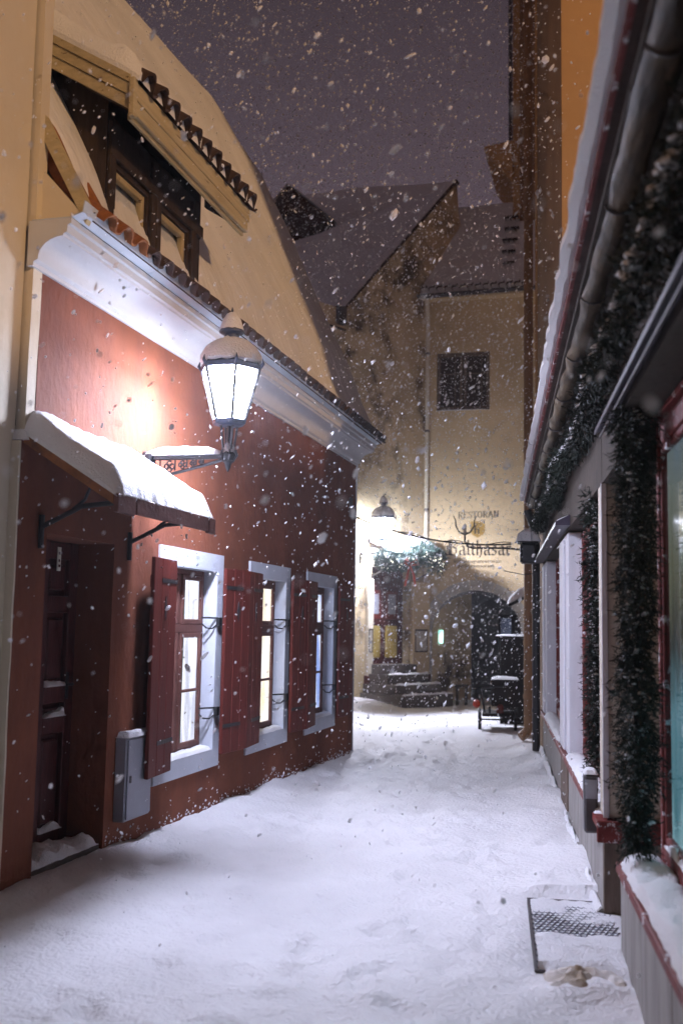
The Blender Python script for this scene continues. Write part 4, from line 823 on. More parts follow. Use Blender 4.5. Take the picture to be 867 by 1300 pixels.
# ------------------------------------------------------------------ lettering (painted, a few millimetres proud)
def strokes_mesh(segs, ox, oz, u, nib, ang, x=TA-0.004, thin=0.05):
    m = MB(); c, s = math.cos(R_(ang)), math.sin(R_(ang))
    for (a, b) in segs:
        ax, az, bx_, bz_ = a[0]*u, a[1]*u, b[0]*u, b[1]*u; dx, dz = bx_-ax, bz_-az; L_ = math.hypot(dx, dz) or 1e-6
        nx, nz = nib*u*c/2, nib*u*s/2
        if abs(dx*nz-dz*nx)/L_ < thin*u/2: px, pz = -dz/L_*thin*u/2, dx/L_*thin*u/2; nx, nz = px, pz
        q = [(ax-nx, az-nz), (ax+nx, az+nz), (bx_+nx, bz_+nz), (bx_-nx, bz_-nz)]
        m.prism_x([(ox-p[0], oz+p[1]) for p in q], x-0.002*random.random(), x+0.003)
    return m
BL = {
 'B': (1.30, [((-.10, 1.28), (.18, 1.62)), ((.18, 1.62), (.62, 1.66)), ((.30, 1.55), (.30, .12)), ((.48, 1.55), (.48, .12)), ((.62, 1.66), (.95, 1.42)), ((.95, 1.42), (.92, 1.08)), ((.92, 1.08), (.50, .86)), ((.68, .92), (1.06, .68)), ((1.06, .68), (1.04, .26)), ((1.04, .26), (.70, 0)), ((.70, 0), (.30, .10)), ((-.18, .22), (.05, 0)), ((.05, 0), (.34, .06)), ((-.12, 1.0), (.12, .95)), ((.12, .95), (.10, .5))]),
 'a': (0.84, [((.12, .84), (.40, 1.0)), ((.40, 1.0), (.58, .86)), ((.58, .90), (.58, .12)), ((.58, .12), (.74, 0)), ((.58, .56), (.20, .46)), ((.14, .50), (.14, .14)), ((.14, .14), (.32, 0)), ((.32, 0), (.58, .20))]),
 'l': (0.48, [((.08, 1.50), (.22, 1.66)), ((.20, 1.62), (.20, .12)), ((.20, .12), (.40, 0))]),
 't': (0.54, [((.20, 1.36), (.20, .12)), ((.20, .12), (.42, 0)), ((0, .96), (.46, .96))]),
 'h': (0.80, [((.05, 1.50), (.18, 1.66)), ((.16, 1.62), (.16, 0)), ((.16, .80), (.40, 1.0)), ((.40, 1.0), (.58, .82)), ((.58, .86), (.58, .10)), ((.58, .10), (.40, -.26))]),
 's': (0.70, [((.54, .88), (.32, 1.0)), ((.32, 1.0), (.12, .80)), ((.12, .82), (.14, .60)), ((.14, .60), (.50, .42)), ((.50, .44), (.50, .18)), ((.50, .18), (.28, 0)), ((.28, 0), (.06, .12))]),
 'r': (0.62, [((.04, .90), (.16, 1.0)), ((.16, .98), (.16, .12)), ((.16, .12), (.34, 0)), ((.16, .80), (.36, 1.0)), ((.36, 1.0), (.54, .86)), ((.54, .90), (.54, .76))]),
}
x = 0.0; u = 0.208
for ch_ in 'Balthasar':
    w_, sg = BL[ch_]; part('letter', strokes_mesh(sg, 0.40-x*u, 3.20, u, 0.20, 38), 'ink', ah); x += w_
RM = {
 'R': (.80, [((.12, 0), (.12, 1)), ((.12, 1), (.45, .97)), ((.55, .95), (.55, .58)), ((.45, .53), (.12, .52)), ((.35, .52), (.62, 0)), ((.0, 0), (.24, 0)), ((.54, 0), (.74, 0)), ((0, 1), (.12, 1))]),
 'E': (.74, [((.12, 0), (.12, 1)), ((0, 1), (.56, 1)), ((.12, .52), (.42, .52)), ((0, 0), (.58, 0)), ((.56, .86), (.56, 1)), ((.58, 0), (.58, .16))]),
 'S': (.66, [((.48, .82), (.44, .97)), ((.44, .98), (.2, .98)), ((.10, .92), (.10, .68)), ((.12, .62), (.46, .40)), ((.50, .36), (.50, .08)), ((.42, .02), (.14, .02)), ((.10, .04), (.06, .22))]),
 'T': (.74, [((.34, 0), (.34, 1)), ((0, 1), (.68, 1)), ((0, .84), (0, 1)), ((.68, .84), (.68, 1)), ((.2, 0), (.48, 0))]),
 'O': (.86, [((.08, .28), (.08, .72)), ((.66, .28), (.66, .72)), ((.08, .72), (.28, 1)), ((.28, 1), (.46, 1)), ((.46, 1), (.66, .72)), ((.08, .28), (.28, 0)), ((.28, 0), (.46, 0)), ((.46, 0), (.66, .28))]),
 'A': (.84, [((.04, 0), (.36, 1)), ((.36, 1), (.68, 0)), ((.18, .36), (.54, .36)), ((-.06, 0), (.16, 0)), ((.56, 0), (.80, 0))]),
 'N': (.90, [((.12, 0), (.12, 1)), ((.12, 1), (.64, 0)), ((.64, 0), (.64, 1)), ((0, 0), (.24, 0)), ((.54, 1), (.76, 1)), ((0, 1), (.14, 1))]),
}
x = 0.0; u = 0.142
for ch_ in 'RESTORAN':
    w_, sg = RM[ch_]; part('letter', strokes_mesh(sg, 0.14-x*u, 4.03+0.004*x, u, 0.17, 0, thin=0.06), 'ink', ah); x += w_*1.03
def text(body, size, y, z, width):
    cu = bpy.data.curves.new('lettering', 'FONT'); cu.body = body; cu.size = size; cu.extrude = 0.001
    q = bpy.data.objects.new('lettering_source', cu); COL.objects.link(q); dg = bpy.context.evaluated_depsgraph_get()
    me = bpy.data.meshes.new_from_object(q.evaluated_get(dg)); bpy.data.objects.remove(q); xs = [v_.co.x for v_ in me.vertices]; k = width/(max(xs)-min(xs))
    me.materials.clear(); me.materials.append(MATS['ink']); o = bpy.data.objects.new('lettering', me); COL.objects.link(o); o.parent = ah; o['kind'] = 'stuff'
    o.location = Vector((TA-0.004, y, z))-OFF[ah]; o.rotation_euler = (R_(90), 0, R_(-90)); o.scale = (k, 1, 1)
text('küüslaugurestoran', 0.115, 0.24, 3.03, 1.05); text('garlic restaurant', 0.10, 0.14, 2.93, 0.80)
sh = [(-0.14, 3.96), (-0.45, 3.96), (-0.455, 3.76), (-0.42, 3.66), (-0.295, 3.59), (-0.17, 3.66), (-0.135, 3.76)]
m = MB(); m.prism_x(sh, TA-0.006, TA+0.01); emb = part('shield_emblem', m, 'gold_paint', ah)
part('emblem_bar', MB().box(TA-0.009, TA-0.0065, -0.40, -0.19, 3.895, 3.915), 'ink', emb)
part('emblem_mark', strokes_mesh([((.1, 0), (.1, .8)), ((.1, .8), (.4, .8)), ((.1, .42), (.35, .42)), ((.45, 0), (.45, .5)), ((0, 0), (.2, 0)), ((.36, 0), (.56, 0)), ((.36, .5), (.45, .5))], -0.22, 3.69, 0.22, 0.17, 0, x=TA-0.0095, thin=0.07), 'ink', emb)
m = MB(); m.tube([(TA-.01, AC, 2.56), (TA-.01, AC, 2.80)], 0.022, 6); m.tube([(TA-.01, AC-.06, 2.74), (TA-.01, AC+.06, 2.74)], 0.018, 6); part('key_ornament', m, 'stone', ah)
# small lit box inside the passage
single('passage_lamp', MB().bbox(TA+0.35, TA+0.62, 0.54, 0.725, 1.22, 1.52, 0.01), 'teal_light', 'small greenish light box inside the arched passage', 'lamp', LF, (TA+0.5, 0.56, 1.05))

# ================================================================== REAR HOUSE with roof dormer
rh = thing('rear_house', 'snowy steep roof with small dark dormer beyond the red house', 'house', LF, (31, 6, 0))
rows = []
for u in np.linspace(0, 1, 16):
    rows.append([(27.2+3.4*u, y, 8.2+6.35*u+0.10*float(fbm(u*4, y*0.5, 3))) for y in np.linspace(1.35, 16, 40)])
rows.append([(34, y, 8.2) for y in np.linspace(1.35, 16, 40)])
m = MB(); m.grid(rows); rr_ = part('roof', m, 'snow', rh, True)
part('wall', MB().box(27.3, 33.9, 1.5, 16, -0.5, 8.3), 'stained_plaster', rh)
dd = MB(); t0 = 28.6
dd.prism_x([(5.0, 12.0), (5.0, 12.75), (4.35, 12.85), (5.65, 14.0), (6.25, 13.3), (6.0, 12.5), (5.9, 12.0)], t0, t0+1.6); dn = part('dormer', dd, 'tile_dark', rh)
part('dormer_snow', snow_patch((t0-.05, 4.30, 12.90), (t0+1.5, 4.30, 12.90), (t0+1.5, 5.66, 14.04), (t0-.05, 5.66, 14.04), 0.10, 10, 16, seed=71), 'snow', dn, True)
part('dormer_snow', snow_patch((t0-.05, 5.66, 14.04), (t0+1.5, 5.66, 14.04), (t0+1.5, 6.28, 13.33), (t0-.05, 6.28, 13.33), 0.10, 10, 16, seed=72), 'snow', dn, True)
part('dormer_post', MB().bbox(t0-.06, t0-.005, 5.55, 5.63, 12.1, 12.75, .01), 'old_frame', dn)

# ================================================================== SHOP on the right (frame RF: y>0 is towards the street)
sp_ = thing('shop_building', 'low shop with red framed windows, weathered plinth and deep snowy eave', 'shop', RF, (6.2, 0, 0))
# plinth of the far section in boards
for a, b, mt in ((6.25, 8.14, 'weathered_board'), (8.16, 9.22, 'weathered_board'), (9.24, 10.10, 'brown_board'), (10.12, 12.15, 'weathered_board'), (12.17, 14.30, 'weathered_board')):
    part('plinth_panel', MB().bbox(a, b, -0.10, 0.0 if mt != 'brown_board' else 0.015, -0.5, 0.495, 0.006), mt, sp_)
part('plinth_end', MB().bbox(6.20, 6.245, -0.9, 0.003, -0.5, 0.44, 0.006), 'brown_board', sp_)
part('skirting', MB().prism_x([(0.0, -0.5), (0.05, -0.5), (0.05, 0.03), (0.016, 0.06), (0.0, 0.06)], 6.22, 14.3), 'weathered_board', sp_)
part('skirting_snow', snow_patch((6.25, 0.012, 0.06), (14.2, 0.012, 0.06), (14.2, 0.055, 0.03), (6.25, 0.055, 0.03), 0.03, 160, 4, seed=80, rough=1.2, scale=5), 'snow', sp_, True)
sill = part('sill', MB().bbox(6.18, 14.3, -0.14, 0.04, 0.497, 0.545, 0.006), 'sill_red', sp_)
part('sill_end', MB().bbox(6.155, 6.1795, -0.32, 0.042, 0.43, 0.55, 0.006), 'sill_red', sill)
for a, b in ((6.42, 9.18), (10.42, 13.28)):
    part('sill_snow', snow_patch((a, -0.13, .546), (b, -0.13, .546), (b, 0.03, .546), (a, 0.03, .546), 0.045, 60, 8, seed=int(a), rough=0.35), 'snow', sill, True)
# pilasters and windows of the far section
part('cream_pilaster', MB().bbox(6.205, 6.40, -0.35, 0.0, 0.56, 2.46, 0.008), 'cream_paint', sp_)
part('corner_bead', MB().bbox(6.19, 6.2045, -0.03, 0.004, 0.56, 2.46, 0.003), 'white_paint', sp_)
for a, b in ((9.20, 10.40), (13.30, 14.28)):
    p = part('white_pilaster', MB().bbox(a, b, -0.13, 0.0, 0.546, 2.44, 0.008), 'white_paint', sp_)
    part('pilaster_strip', MB().bbox(a+0.35, b-0.30, 0.0005, 0.022, 0.56, 2.40, 0.006), 'white_paint', p)
for a, b in ((6.41, 9.195), (10.405, 13.295)):
    w = MB(); y0, y1 = -0.17, -0.115; fw = 0.075
    w.bbox(a, a+fw, y0, y1, 0.55, 2.44); w.bbox(b-fw, b, y0, y1, 0.55, 2.44); w.bbox(a+fw, b-fw, y0+.001, y1-.001, 0.55, 0.66); w.bbox(a+fw, b-fw, y0+.001, y1-.001, 2.34, 2.44)
    mid = (a+b)/2; w.bbox(mid-.04, mid+.04, y0+.002, y1-.002, 0.66, 2.34); w.bbox(a+fw, mid-.04, y0+.003, y1-.003, 1.85, 1.91); w.bbox(mid+.04, b-fw, y0+.003, y1-.003, 1.85, 1.91)
    wn_ = part('shop_window', w, 'sill_red', sp_)
    for p0, p1 in ((a+fw, mid-.04), (mid+.04, b-fw)):
        for q0, q1 in ((0.66, 1.85), (1.91, 2.34)): part('pane', MB().box(p0, p1, -0.150, -0.146, q0, q1), 'window_glass', wn_)
    part('dark_room', MB().box(a, b, -0.60, -0.58, 0.55, 2.44), 'dark_wood', wn_)
# frieze, hood, soffit, gutter, roof
part('frieze', MB().box(6.2, 14.3, -0.3, -0.002, 2.46, 3.26), 'soffit', sp_)
part('frieze', MB().box(-12, 6.195, -0.3, -0.002, 2.80, 3.26), 'soffit', sp_)
hd = part('window_hood', MB().prism_x([(0.0, 2.56), (0.12, 2.50), (0.12, 2.47), (0.0, 2.47)], 8.9, 14.35), 'purple_metal', sp_)
part('hood_snow', snow_patch((8.95, 0.0, 2.562), (14.3, 0.0, 2.562), (14.3, 0.115, 2.505), (8.95, 0.115, 2.505), 0.012, 80, 5, seed=83, rough=1.3, scale=3), 'snow', hd, True)
sf = [-12, 1.0, 3.05, 5.1, 7.2, 9.4, 11.8, 14.35]
for a, b in zip(sf, sf[1:]): part('soffit_board', MB().bbox(a+.004, b-.004, -0.002, 0.205, 3.235, 3.258, 0.004), 'soffit', sp_)
m = MB(); rows = []
for t in np.linspace(-6, 14.4, 160):
    wv = 0.022*float(fbm(t*3.5, 1.0, 3)); rows.append([(t, 0.135+0.060*math.cos(a)+wv*math.sin(2*a), 3.265-0.062*math.sin(a)*(1+0.1*float(fbm(t*4, a*3, 2)))) for a in np.linspace(0.0, math.pi, 11)])
m.grid(rows); gut = part('gutter', m, 'gutter_metal', sp_, True)
for t in np.arange(0.5, 14.4, 1.15):
    m = MB(); m.tube([(t, 0.135+0.064*math.cos(a), 3.265-0.066*math.sin(a)) for a in np.linspace(0, math.pi, 9)], 0.008, 5); part('gutter_bracket', m, 'dark_metal', gut)
rt = part('roof', MB().prism_x([(0.229, 3.292), (0.229, 3.318), (-3.6, 5.60), (-3.6, 5.57), (-0.2, 3.40), (0.0, 3.27)], -12, 9.88), 'tile_dark', sp_)
part('roof_overhang', MB().prism_x([(0.229, 3.292), (0.229, 3.318), (0.004, 3.50), (0.004, 3.27)], 9.885, 14.4), 'tile_dark', rt)
part('red_drip_edge', MB().prism_x([(0.230, 3.286), (0.248, 3.286), (0.248, 3.322), (0.230, 3.335)], -12, 14.42), 'sill_red', rt)
def eave_snow(t0, t1, top_y, seed):
    rows = []
    for t in np.linspace(t0, t1, int((t1-t0)*18)):
        e = 0.016*float(fbm(t*6, seed, 4)); h = 0.085*(1+0.3*float(fbm(t*2.2, 9, 3))); r = [(t, 0.242, 3.322), (t, 0.27+e*.5, 3.310), (t, 0.308+e, 3.326)]
        for k in range(1, 6): a = k/5*math.pi/2; r.append((t, 0.312+e-0.09*(1-math.cos(a)), 3.335+h*math.sin(a)))
        for y in np.linspace(0.18, top_y, 6): r.append((t, y, 3.32+(0.225-y)*0.596+h+0.02*float(fbm(t*3, y*3, 2))))
        rows.append(r)
    m = MB(); m.grid(rows); return m
part('roof_snow', eave_snow(-12, 9.87, -3.5, 2), 'snow', rt, True); part('roof_snow', eave_snow(9.89, 14.42, 0.01, 4), 'snow', rt, True)
part('gable_wall', MB().prism_x([(-0.3, 3.2), (-3.6, 5.5), (-3.6, -0.5), (-0.6, -0.5), (-0.6, 3.2)], -12, 9.8), 'brown_plaster', sp_)
part('sun_blocking_wing', MB().box(-13.5, -12.05, -6, 8, -0.5, 5.4), 'brown_plaster', sp_)  # unseen wing added across the street behind the camera to block the low sun
# doorway between the two sections
part('doorway_back', MB().box(5.3, 6.2, -0.62, -0.60, -0.5, 2.8), 'dark_wood', sp_)
dd_ = part('shop_door', MB().bbox(5.40, 6.15, -0.598, -0.55, 0.02, 2.2, 0.01), 'dark_red_paint', sp_)
for z0, z1 in ((0.15, 0.9), (1.05, 2.05)): part('door_panel', MB().bbox(5.52, 6.03, -0.5495, -0.535, z0, z1, 0.012), 'dark_red_paint', dd_)
part('lintel', MB().box(5.35, 6.2, -0.6, -0.004, 2.46, 2.80), 'soffit', sp_)
# near section: plinth, sill, big lit window
for a, b in ((3.85, 5.38), (2.2, 3.83), (-3, 2.18)):
    part('plinth_panel', MB().bbox(a, b, -0.7, 0.0, -0.5, 0.44, 0.006), 'weathered_board', sp_)
nsl = part('sill', MB().bbox(-3, 5.40, -0.30, 0.02, 0.44, 0.492, 0.006), 'sill_red', sp_, label='chipped red sill of the lit window')
part('sill_snow', snow_patch((-1, -0.20, .493), (5.33, -0.20, .493), (5.33, 0.005, .493), (-1, 0.005, .493), 0.06, 120, 10, seed=90, rough=0.35), 'snow', nsl, True)
w = MB(); y0, y1 = -0.25, -0.19; wl, wr = 5.37, 0.2
w.bbox(wl-0.06, wl, y0, y1, 0.50, 2.63); w.bbox(wr, wr+.1, y0, y1, 0.50, 2.63); w.bbox(wr+.1, wl-.06, y0+.001, y1-.001, 2.52, 2.63); w.bbox(wr+.1, wl-.06, y0+.001, y1-.001, 0.50, 0.60)
w.bbox(wl-0.085, wl-0.06, y0+.012, y1-.012, 0.60, 2.52); w.bbox(wr+.1, wl-.085, y0+.012, y1-.012, 2.485, 2.52); w.bbox(wr+.1, wl-.085, y0+.012, y1-.012, 0.60, 0.635); w.bbox(3.2, 3.27, y0+.002, y1-.002, 0.635, 2.485)
w.bbox(wl+.0005, wl+.03, y0-.02, y1-.02, 0.50, 2.66); w.bbox(wr, wl, y0-.02, y1+.03, 2.6305, 2.66)
nw = part('display_window', w, 'sill_red', sp_, label='large red framed window glowing teal')
part('rail_snow', snow_patch((wr+.1, -0.215, .601), (wl-.1, -0.215, .601), (wl-.1, -0.188, .601), (wr+.1, -0.188, .601), 0.03, 90, 5, seed=91, rough=1.2), 'snow', nw, True)
for p0, p1 in ((3.27, wl-.085), (wr+.1, 3.2)):
    part('pane', MB().box(p0, p1, -0.216, -0.214, 0.635, 2.485), 'window_glass', nw); part('lit_display', MB().box(p0-.02, p1+.02, -0.236, -0.232, 0.615, 2.505), 'shop_panel', nw)
part('jamb', MB().bbox(5.3705, 5.41, -0.45, -0.20, 0.495, 2.66, 0.005), 'dark_red_paint', sp_)
part('window_head', MB().box(-3, 5.35, -0.3, 0.0, 2.665, 2.80), 'soffit', sp_)
cn = part('metal_ledge', MB().prism_x([(0.0, 2.76), (0.065, 2.715), (0.065, 2.69), (0.055, 2.69), (0.045, 2.705), (0.0, 2.71)], -3, 5.9), 'purple_metal', sp_)
part('ledge_lip', MB().bbox(-3, 5.88, 0.030, 0.040, 2.672, 2.690, 0.003), 'dark_metal', cn)
part('ledge_snow', snow_patch((0, 0.015, 2.752), (5.6, 0.015, 2.752), (5.6, 0.06, 2.72), (0, 0.06, 2.72), 0.012, 90, 4, seed=95, rough=2.2, scale=4), 'snow', cn, True)
# garlands
def wavy(t, y, z0, z1, n=14, a=0.03, s=0):
    return [(t+a*float(fbm(k*0.7, s, 2)), y+a*0.6*float(fbm(k*0.7, s+9, 2)), z0+(z1-z0)*k/(n-1)) for k in range(n)]
garland('thick dark fir garland hanging beside the glowing shop window', RF, wavy(5.08, -0.05, 2.68, 0.60, s=1), 0.075, 5600, 61, csize=(0.006, 0.016), snow=420, ln=(0.014, 0.036), wid=0.0032, down=0.5)
garland('slim fir garland hanging between white pilaster and cream post', RF, wavy(6.95, -0.03, 2.5, 0.66, s=5), 0.056, 2900, 62, csize=(0.006, 0.018), snow=320, ln=(0.014, 0.038), wid=0.0035, down=0.5)
pth = [(t, 0.10+0.02*math.sin(t*1.7), 2.86+0.035*math.sin(t*2.3+1)) for t in np.linspace(13.2, 0.8, 34)]
garland('long snow laden fir garland running under the shop eave', RF, pth, 0.055, 8200, 63, snow=2000, ln=(0.015, 0.042), wid=0.0035)
# mail box, grating, pipes
mbx = thing('mailbox', 'small dark grey metal mailbox on cream post above red sill', 'mailbox', RF, (6.55, 0.04, 0.42))
part('body', MB().bbox(6.48, 6.60, 0.006, 0.085, 0.42, 0.76, 0.012), 'dark_metal', mbx); part('flap', MB().bbox(6.472, 6.479, 0.012, 0.079, 0.62, 0.73, 0.002), 'grey_metal', mbx)
part('snow_cap', snow_patch((6.48, 0.006, .761), (6.60, 0.006, .761), (6.60, 0.085, .761), (6.48, 0.085, .761), 0.03, 8, 8, seed=97), 'snow', mbx, True)
gr = thing('metal_grating', 'half buried metal grating in the snow before the shop doorway', 'grating', RF, (5.77, 0.2, 0))
part('frame', MB().box(5.10, 5.115, -0.05, 0.42, -0.03, 0.046).box(6.42, 6.435, -0.05, 0.42, -0.03, 0.046).box(5.115, 6.42, 0.405, 0.42, -0.03, 0.046), 'dark_metal', gr)
part('packed_snow', MB().box(5.116, 6.419, -0.5, 0.404, -0.03, 0.032), 'snow', gr)
m = MB(); cw, chh = 0.047, 0.030
for i in range(28):
    for j in range(15):
        t = 5.13+i*cw; y = -0.03+j*chh*1.0+(chh/2 if i % 2 else 0)
        if y > 0.40: continue
        m.box(t, t+cw*0.62, y, y+0.0028, 0.028, 0.040); m.prism_z([(t+cw*.62, y), (t+cw, y+chh/2), (t+cw, y+chh/2+.0028), (t+cw*.62, y+.0028)], 0.028, 0.040)
        m.prism_z([(t+cw*.62, y), (t+cw, y-chh/2), (t+cw, y-chh/2+.0028), (t+cw*.62, y+.0028)], 0.028, 0.0395)
part('mesh', m, 'grey_metal', gr, kind='stuff')
rows = []
for t in np.linspace(4.86, 6.416, 80):
    r = []
    for y in np.linspace(-0.3, 0.402, 44):
        cov = 0.010+0.05*float(fbm(t*5.3+1, y*6.0, 4))-0.010*math.exp(-(((t-5.98)/0.26)**2))+0.10*max(0, (5.78-t)/0.45)
        z = 0.032+min(cov*0.6, 0.052+0.02*float(fbm(t*7, y*7+4, 3)))
        k = min(1, max(0, (t-4.86)/0.30)); k = k*k*(3-2*k)*min(1, max(0.0, (0.402-y)/0.05)+(1 if t > 5.13 else 0)); z = z*k+(-0.01)*(1-k)
        r.append((t, y, max(0.015, z) if t > 5.13 else z))
    rows.append(r)
m = MB(); m.grid(rows); part('drifted_snow', m, 'snow', gr, True)
single('brown_slush', snow_patch((4.80, 0.02, 0.035), (5.12, 0.02, 0.035), (5.12, 0.38, 0.035), (4.80, 0.38, 0.035), 0.035, 36, 30, seed=101, rough=1.0, scale=14), 'dirty_snow', 'lump of brownish slush at the near end of the grating', 'slush', RF, (4.96, 0.2, 0.035), True)

# ================================================================== TALL HOUSE and TOWER on the right
th_ = thing('tall_house', 'tall orange brown house rising above the shop roof', 'house', RF, (13, -2, 0))
m = MB(); m.box(9.90, 16.2, -13, -0.005, 3.3, 24); part('upper_wall', m, 'orange_plaster', th_)  # depth out of view extended to keep the sun off the far houses
part('lower_wall', MB().box(14.32, 16.2, -5, -0.005, -0.5, 3.3), 'brown_plaster', th_)
part('side_wall', MB().box(9.93, 16.2, -0.004, 0.0, 3.56, 24), 'brown_plaster', th_, label='street side of the tall house, its shade put into the brown')  # thin browner sheet over the orange wall: shade put into the colour
part('corner_board', MB().bbox(16.1, 16.3, -0.2, 0.03, -0.5, 21, 0.01), 'orange_plaster', th_)
tw = thing('tower_block', 'tower with warm light put into its orange, projecting cornice beyond the passage roof', 'tower', LF, (TA+2, -2, 0))
part('wall', MB().box(TA+1.0, TA+4, -6, -0.97, 9.4, 22), 'orange_plaster', tw)  # shaded by the tall house; its warm light is put into the orange
part('cornice', MB().prism_y([(TA+1.0, 12.2), (TA+1.0, 13.1), (TA+4, 13.1), (TA+4, 12.2)], -1.0, -0.97), 'orange_plaster', tw)
m = MB(); m.prism_x([(-0.972, 12.2), (-0.32, 13.05), (-0.28, 13.12), (-0.972, 13.22)], TA+0.9, TA+3.9); cnn = part('cornice_bracket', m, 'orange_plaster', tw)
part('cornice_snow', snow_patch((TA+.9, -0.972, 13.225), (TA+3.8, -0.972, 13.225), (TA+3.8, -0.27, 13.13), (TA+.9, -0.27, 13.13), 0.12, 10, 10, seed=110), 'snow', cnn, True)
part('gutter', MB().tube([(TA+.95, -0.90, 22), (TA+.95, -0.92, 13.2)], 0.05, 8), 'dark_metal', tw)
part('pilaster', MB().bbox(TA+0.93, TA+0.998, -1.50, -1.14, 9.4, 22, .01), 'pipe_paint', tw)
d1 = thing('downpipe', 'thick orange brown downpipe with joints at the corner of tall house', 'drainpipe', RF, (16.4, 0.15, 0))
part('pipe', MB().tube([(16.38, 0.13, 21), (16.38, 0.13, 0.14), (16.37, 0.16, 0.05), (16.33, 0.25, -0.02)], 0.072, 12), 'pipe_paint', d1, True)
for z in (0.55, 1.35, 1.75, 3.0, 4.3, 6.2, 8.2, 10.4): part('joint', MB().tube([(16.38, 0.13, z), (16.38, 0.13, z+.07)], 0.083, 12), 'pipe_paint', d1, True)
d2 = thing('downpipe', 'thin black downpipe against the far end of the shop', 'drainpipe', RF, (14.45, 0.09, 0))
part('pipe', MB().tube([(14.42, 0.20, 3.2), (14.45, 0.10, 2.9), (14.45, 0.085, 2.7), (14.45, 0.085, -0.3)], 0.052, 10), 'iron', d2, True)
for z in (0.5, 1.8): part('clamp', MB().tube([(14.45, 0.085, z), (14.45, 0.085, z+.05)], 0.06, 10), 'iron', d2)
# flood light under the snow, iron sign bracket, cable
fl = thing('floodlight', 'black floodlight capped with snow at the far eave corner', 'floodlight', RF, (13.9, 0.3, 2.5))
part('housing', MB().bbox(13.75, 14.05, 0.10, 0.31, 2.44, 2.70, 0.03), 'iron', fl); part('visor', MB().bbox(13.70, 14.08, 0.08, 0.34, 2.701, 2.72, 0.006), 'iron', fl)
part('arm', MB().tube([(13.9, 0.0, 2.60), (13.9, 0.10, 2.60)], 0.02, 8), 'iron', fl)
part('snow_cap', snow_patch((13.70, 0.06, 2.721), (14.10, 0.06, 2.721), (14.10, 0.36, 2.721), (13.70, 0.36, 2.721), 0.15, 14, 12, seed=120), 'snow', fl, True)
sb = thing('iron_sign', 'wrought iron fork bracket with candle before the restaurant lettering', 'sign bracket', RF, (14.2, 0.45, 2.6))
part('bar', MB().tube([(14.2, 0.0, 2.62), (14.2, 0.5, 2.66), (14.2, 0.93, 2.66), (14.2, 1.0, 2.68), (14.2, 1.03, 2.76), (14.2, 1.03, 2.86)], 0.013, 8), 'iron', sb, True)
for s in (-1, 1):
    part('fork_arm', MB().tube([(14.2, 1.03, 2.84), (14.2, 1.03+s*.07, 2.87), (14.2, 1.03+s*.12, 2.95), (14.2, 1.03+s*.125, 3.03), (14.2, 1.03+s*.155, 3.09)], [0.013, 0.012, 0.010, 0.009, 0.004], 8), 'iron', sb, True)
m = MB(); m.lathe([(0.012, 2.84), (0.035, 2.865), (0.02, 2.88), (0.022, 2.93), (0.016, 2.97), (0.003, 2.99)], 14.2, 1.03, 10); part('candle', m, 'cream_paint', sb, True)
part('lower_rod', MB().tube([(14.2, 0.0, 2.35), (14.2, 0.25, 2.31), (14.2, 0.52, 2.36)], 0.006, 6), 'iron', sb)
A = LF.w(14.46, -0.02, 3.02); B = RF.w(14.0, 0.42, 2.70); cb = []
for k in range(25):
    u = k/24; p = A.lerp(B, u); p.z -= 0.22*4*u*(1-u)*0.55; cb.append(p)
WF = Frame(90, 0, 0)
def world_local(p): t, y = WF.l(p.x, p.y); return (t, y, p.z)
cbl = [world_local(p) for p in cb]
cable = thing('overhead_cable', 'thin black cable sagging across the street past the far lantern', 'cable', WF, cbl[0])
part('wire', MB().tube(cbl, 0.011, 6), 'rubber', cable); part('wire', MB().tube([(p[0], p[1], p[2]+0.012+0.02*math.sin(i*0.9)) for i, p in enumerate(cbl)], 0.006, 5), 'rubber', cable)

# ================================================================== small things near the passage
st = thing('market_stall', 'dark closed wooden stall with snow on its edge by the passage', 'stall', RF, (19.6, 0.3, 0))
for k in range(5): part('plank', MB().bbox(18.9, 18.94, -0.45+0.20*k, -0.255+0.20*k, -0.2, 1.42, 0.004), 'shadow_wood', st)
part('body', MB().box(18.945, 20.4, -0.5, 0.55, -0.2, 1.40), 'shadow_wood', st); part('top', MB().bbox(18.82, 20.5, -0.6, 0.62, 1.425, 1.46, 0.006), 'shadow_wood', st)
part('snow_edge', snow_patch((18.82, -0.6, 1.461), (20.5, -0.6, 1.461), (20.5, .62, 1.461), (18.82, .62, 1.461), 0.02, 20, 24, seed=130, rough=.6), 'snow', st, True)
aw2 = thing('small_awning', 'small tilted awning with thick snow at the right of the passage', 'awning', RF, (17.2, 0.2, 2.0))
part('board', MB().prism_x([(-0.05, 2.22), (0.42, 1.98), (0.42, 1.94), (-0.05, 2.18)], 16.9, 17.7), 'shadow_wood', aw2)
part('snow', snow_patch((16.9, 0.44, 1.985), (17.7, 0.44, 1.985), (17.7, -0.05, 2.23), (16.9, -0.05, 2.23), 0.13, 16, 14, seed=131), 'snow', aw2, True)
ct = thing('hand_cart', 'dark two wheeled hand cart parked at the foot of the downpipe', 'cart', RF, (17.9, 0.5, 0))
def ring(cx, cy, cz, r, tr, n=20): return MB().tube([(cx+r*math.cos(a), cy, cz+r*math.sin(a)) for a in np.linspace(0, 2*math.pi, n, endpoint=False)], tr, 6, True)
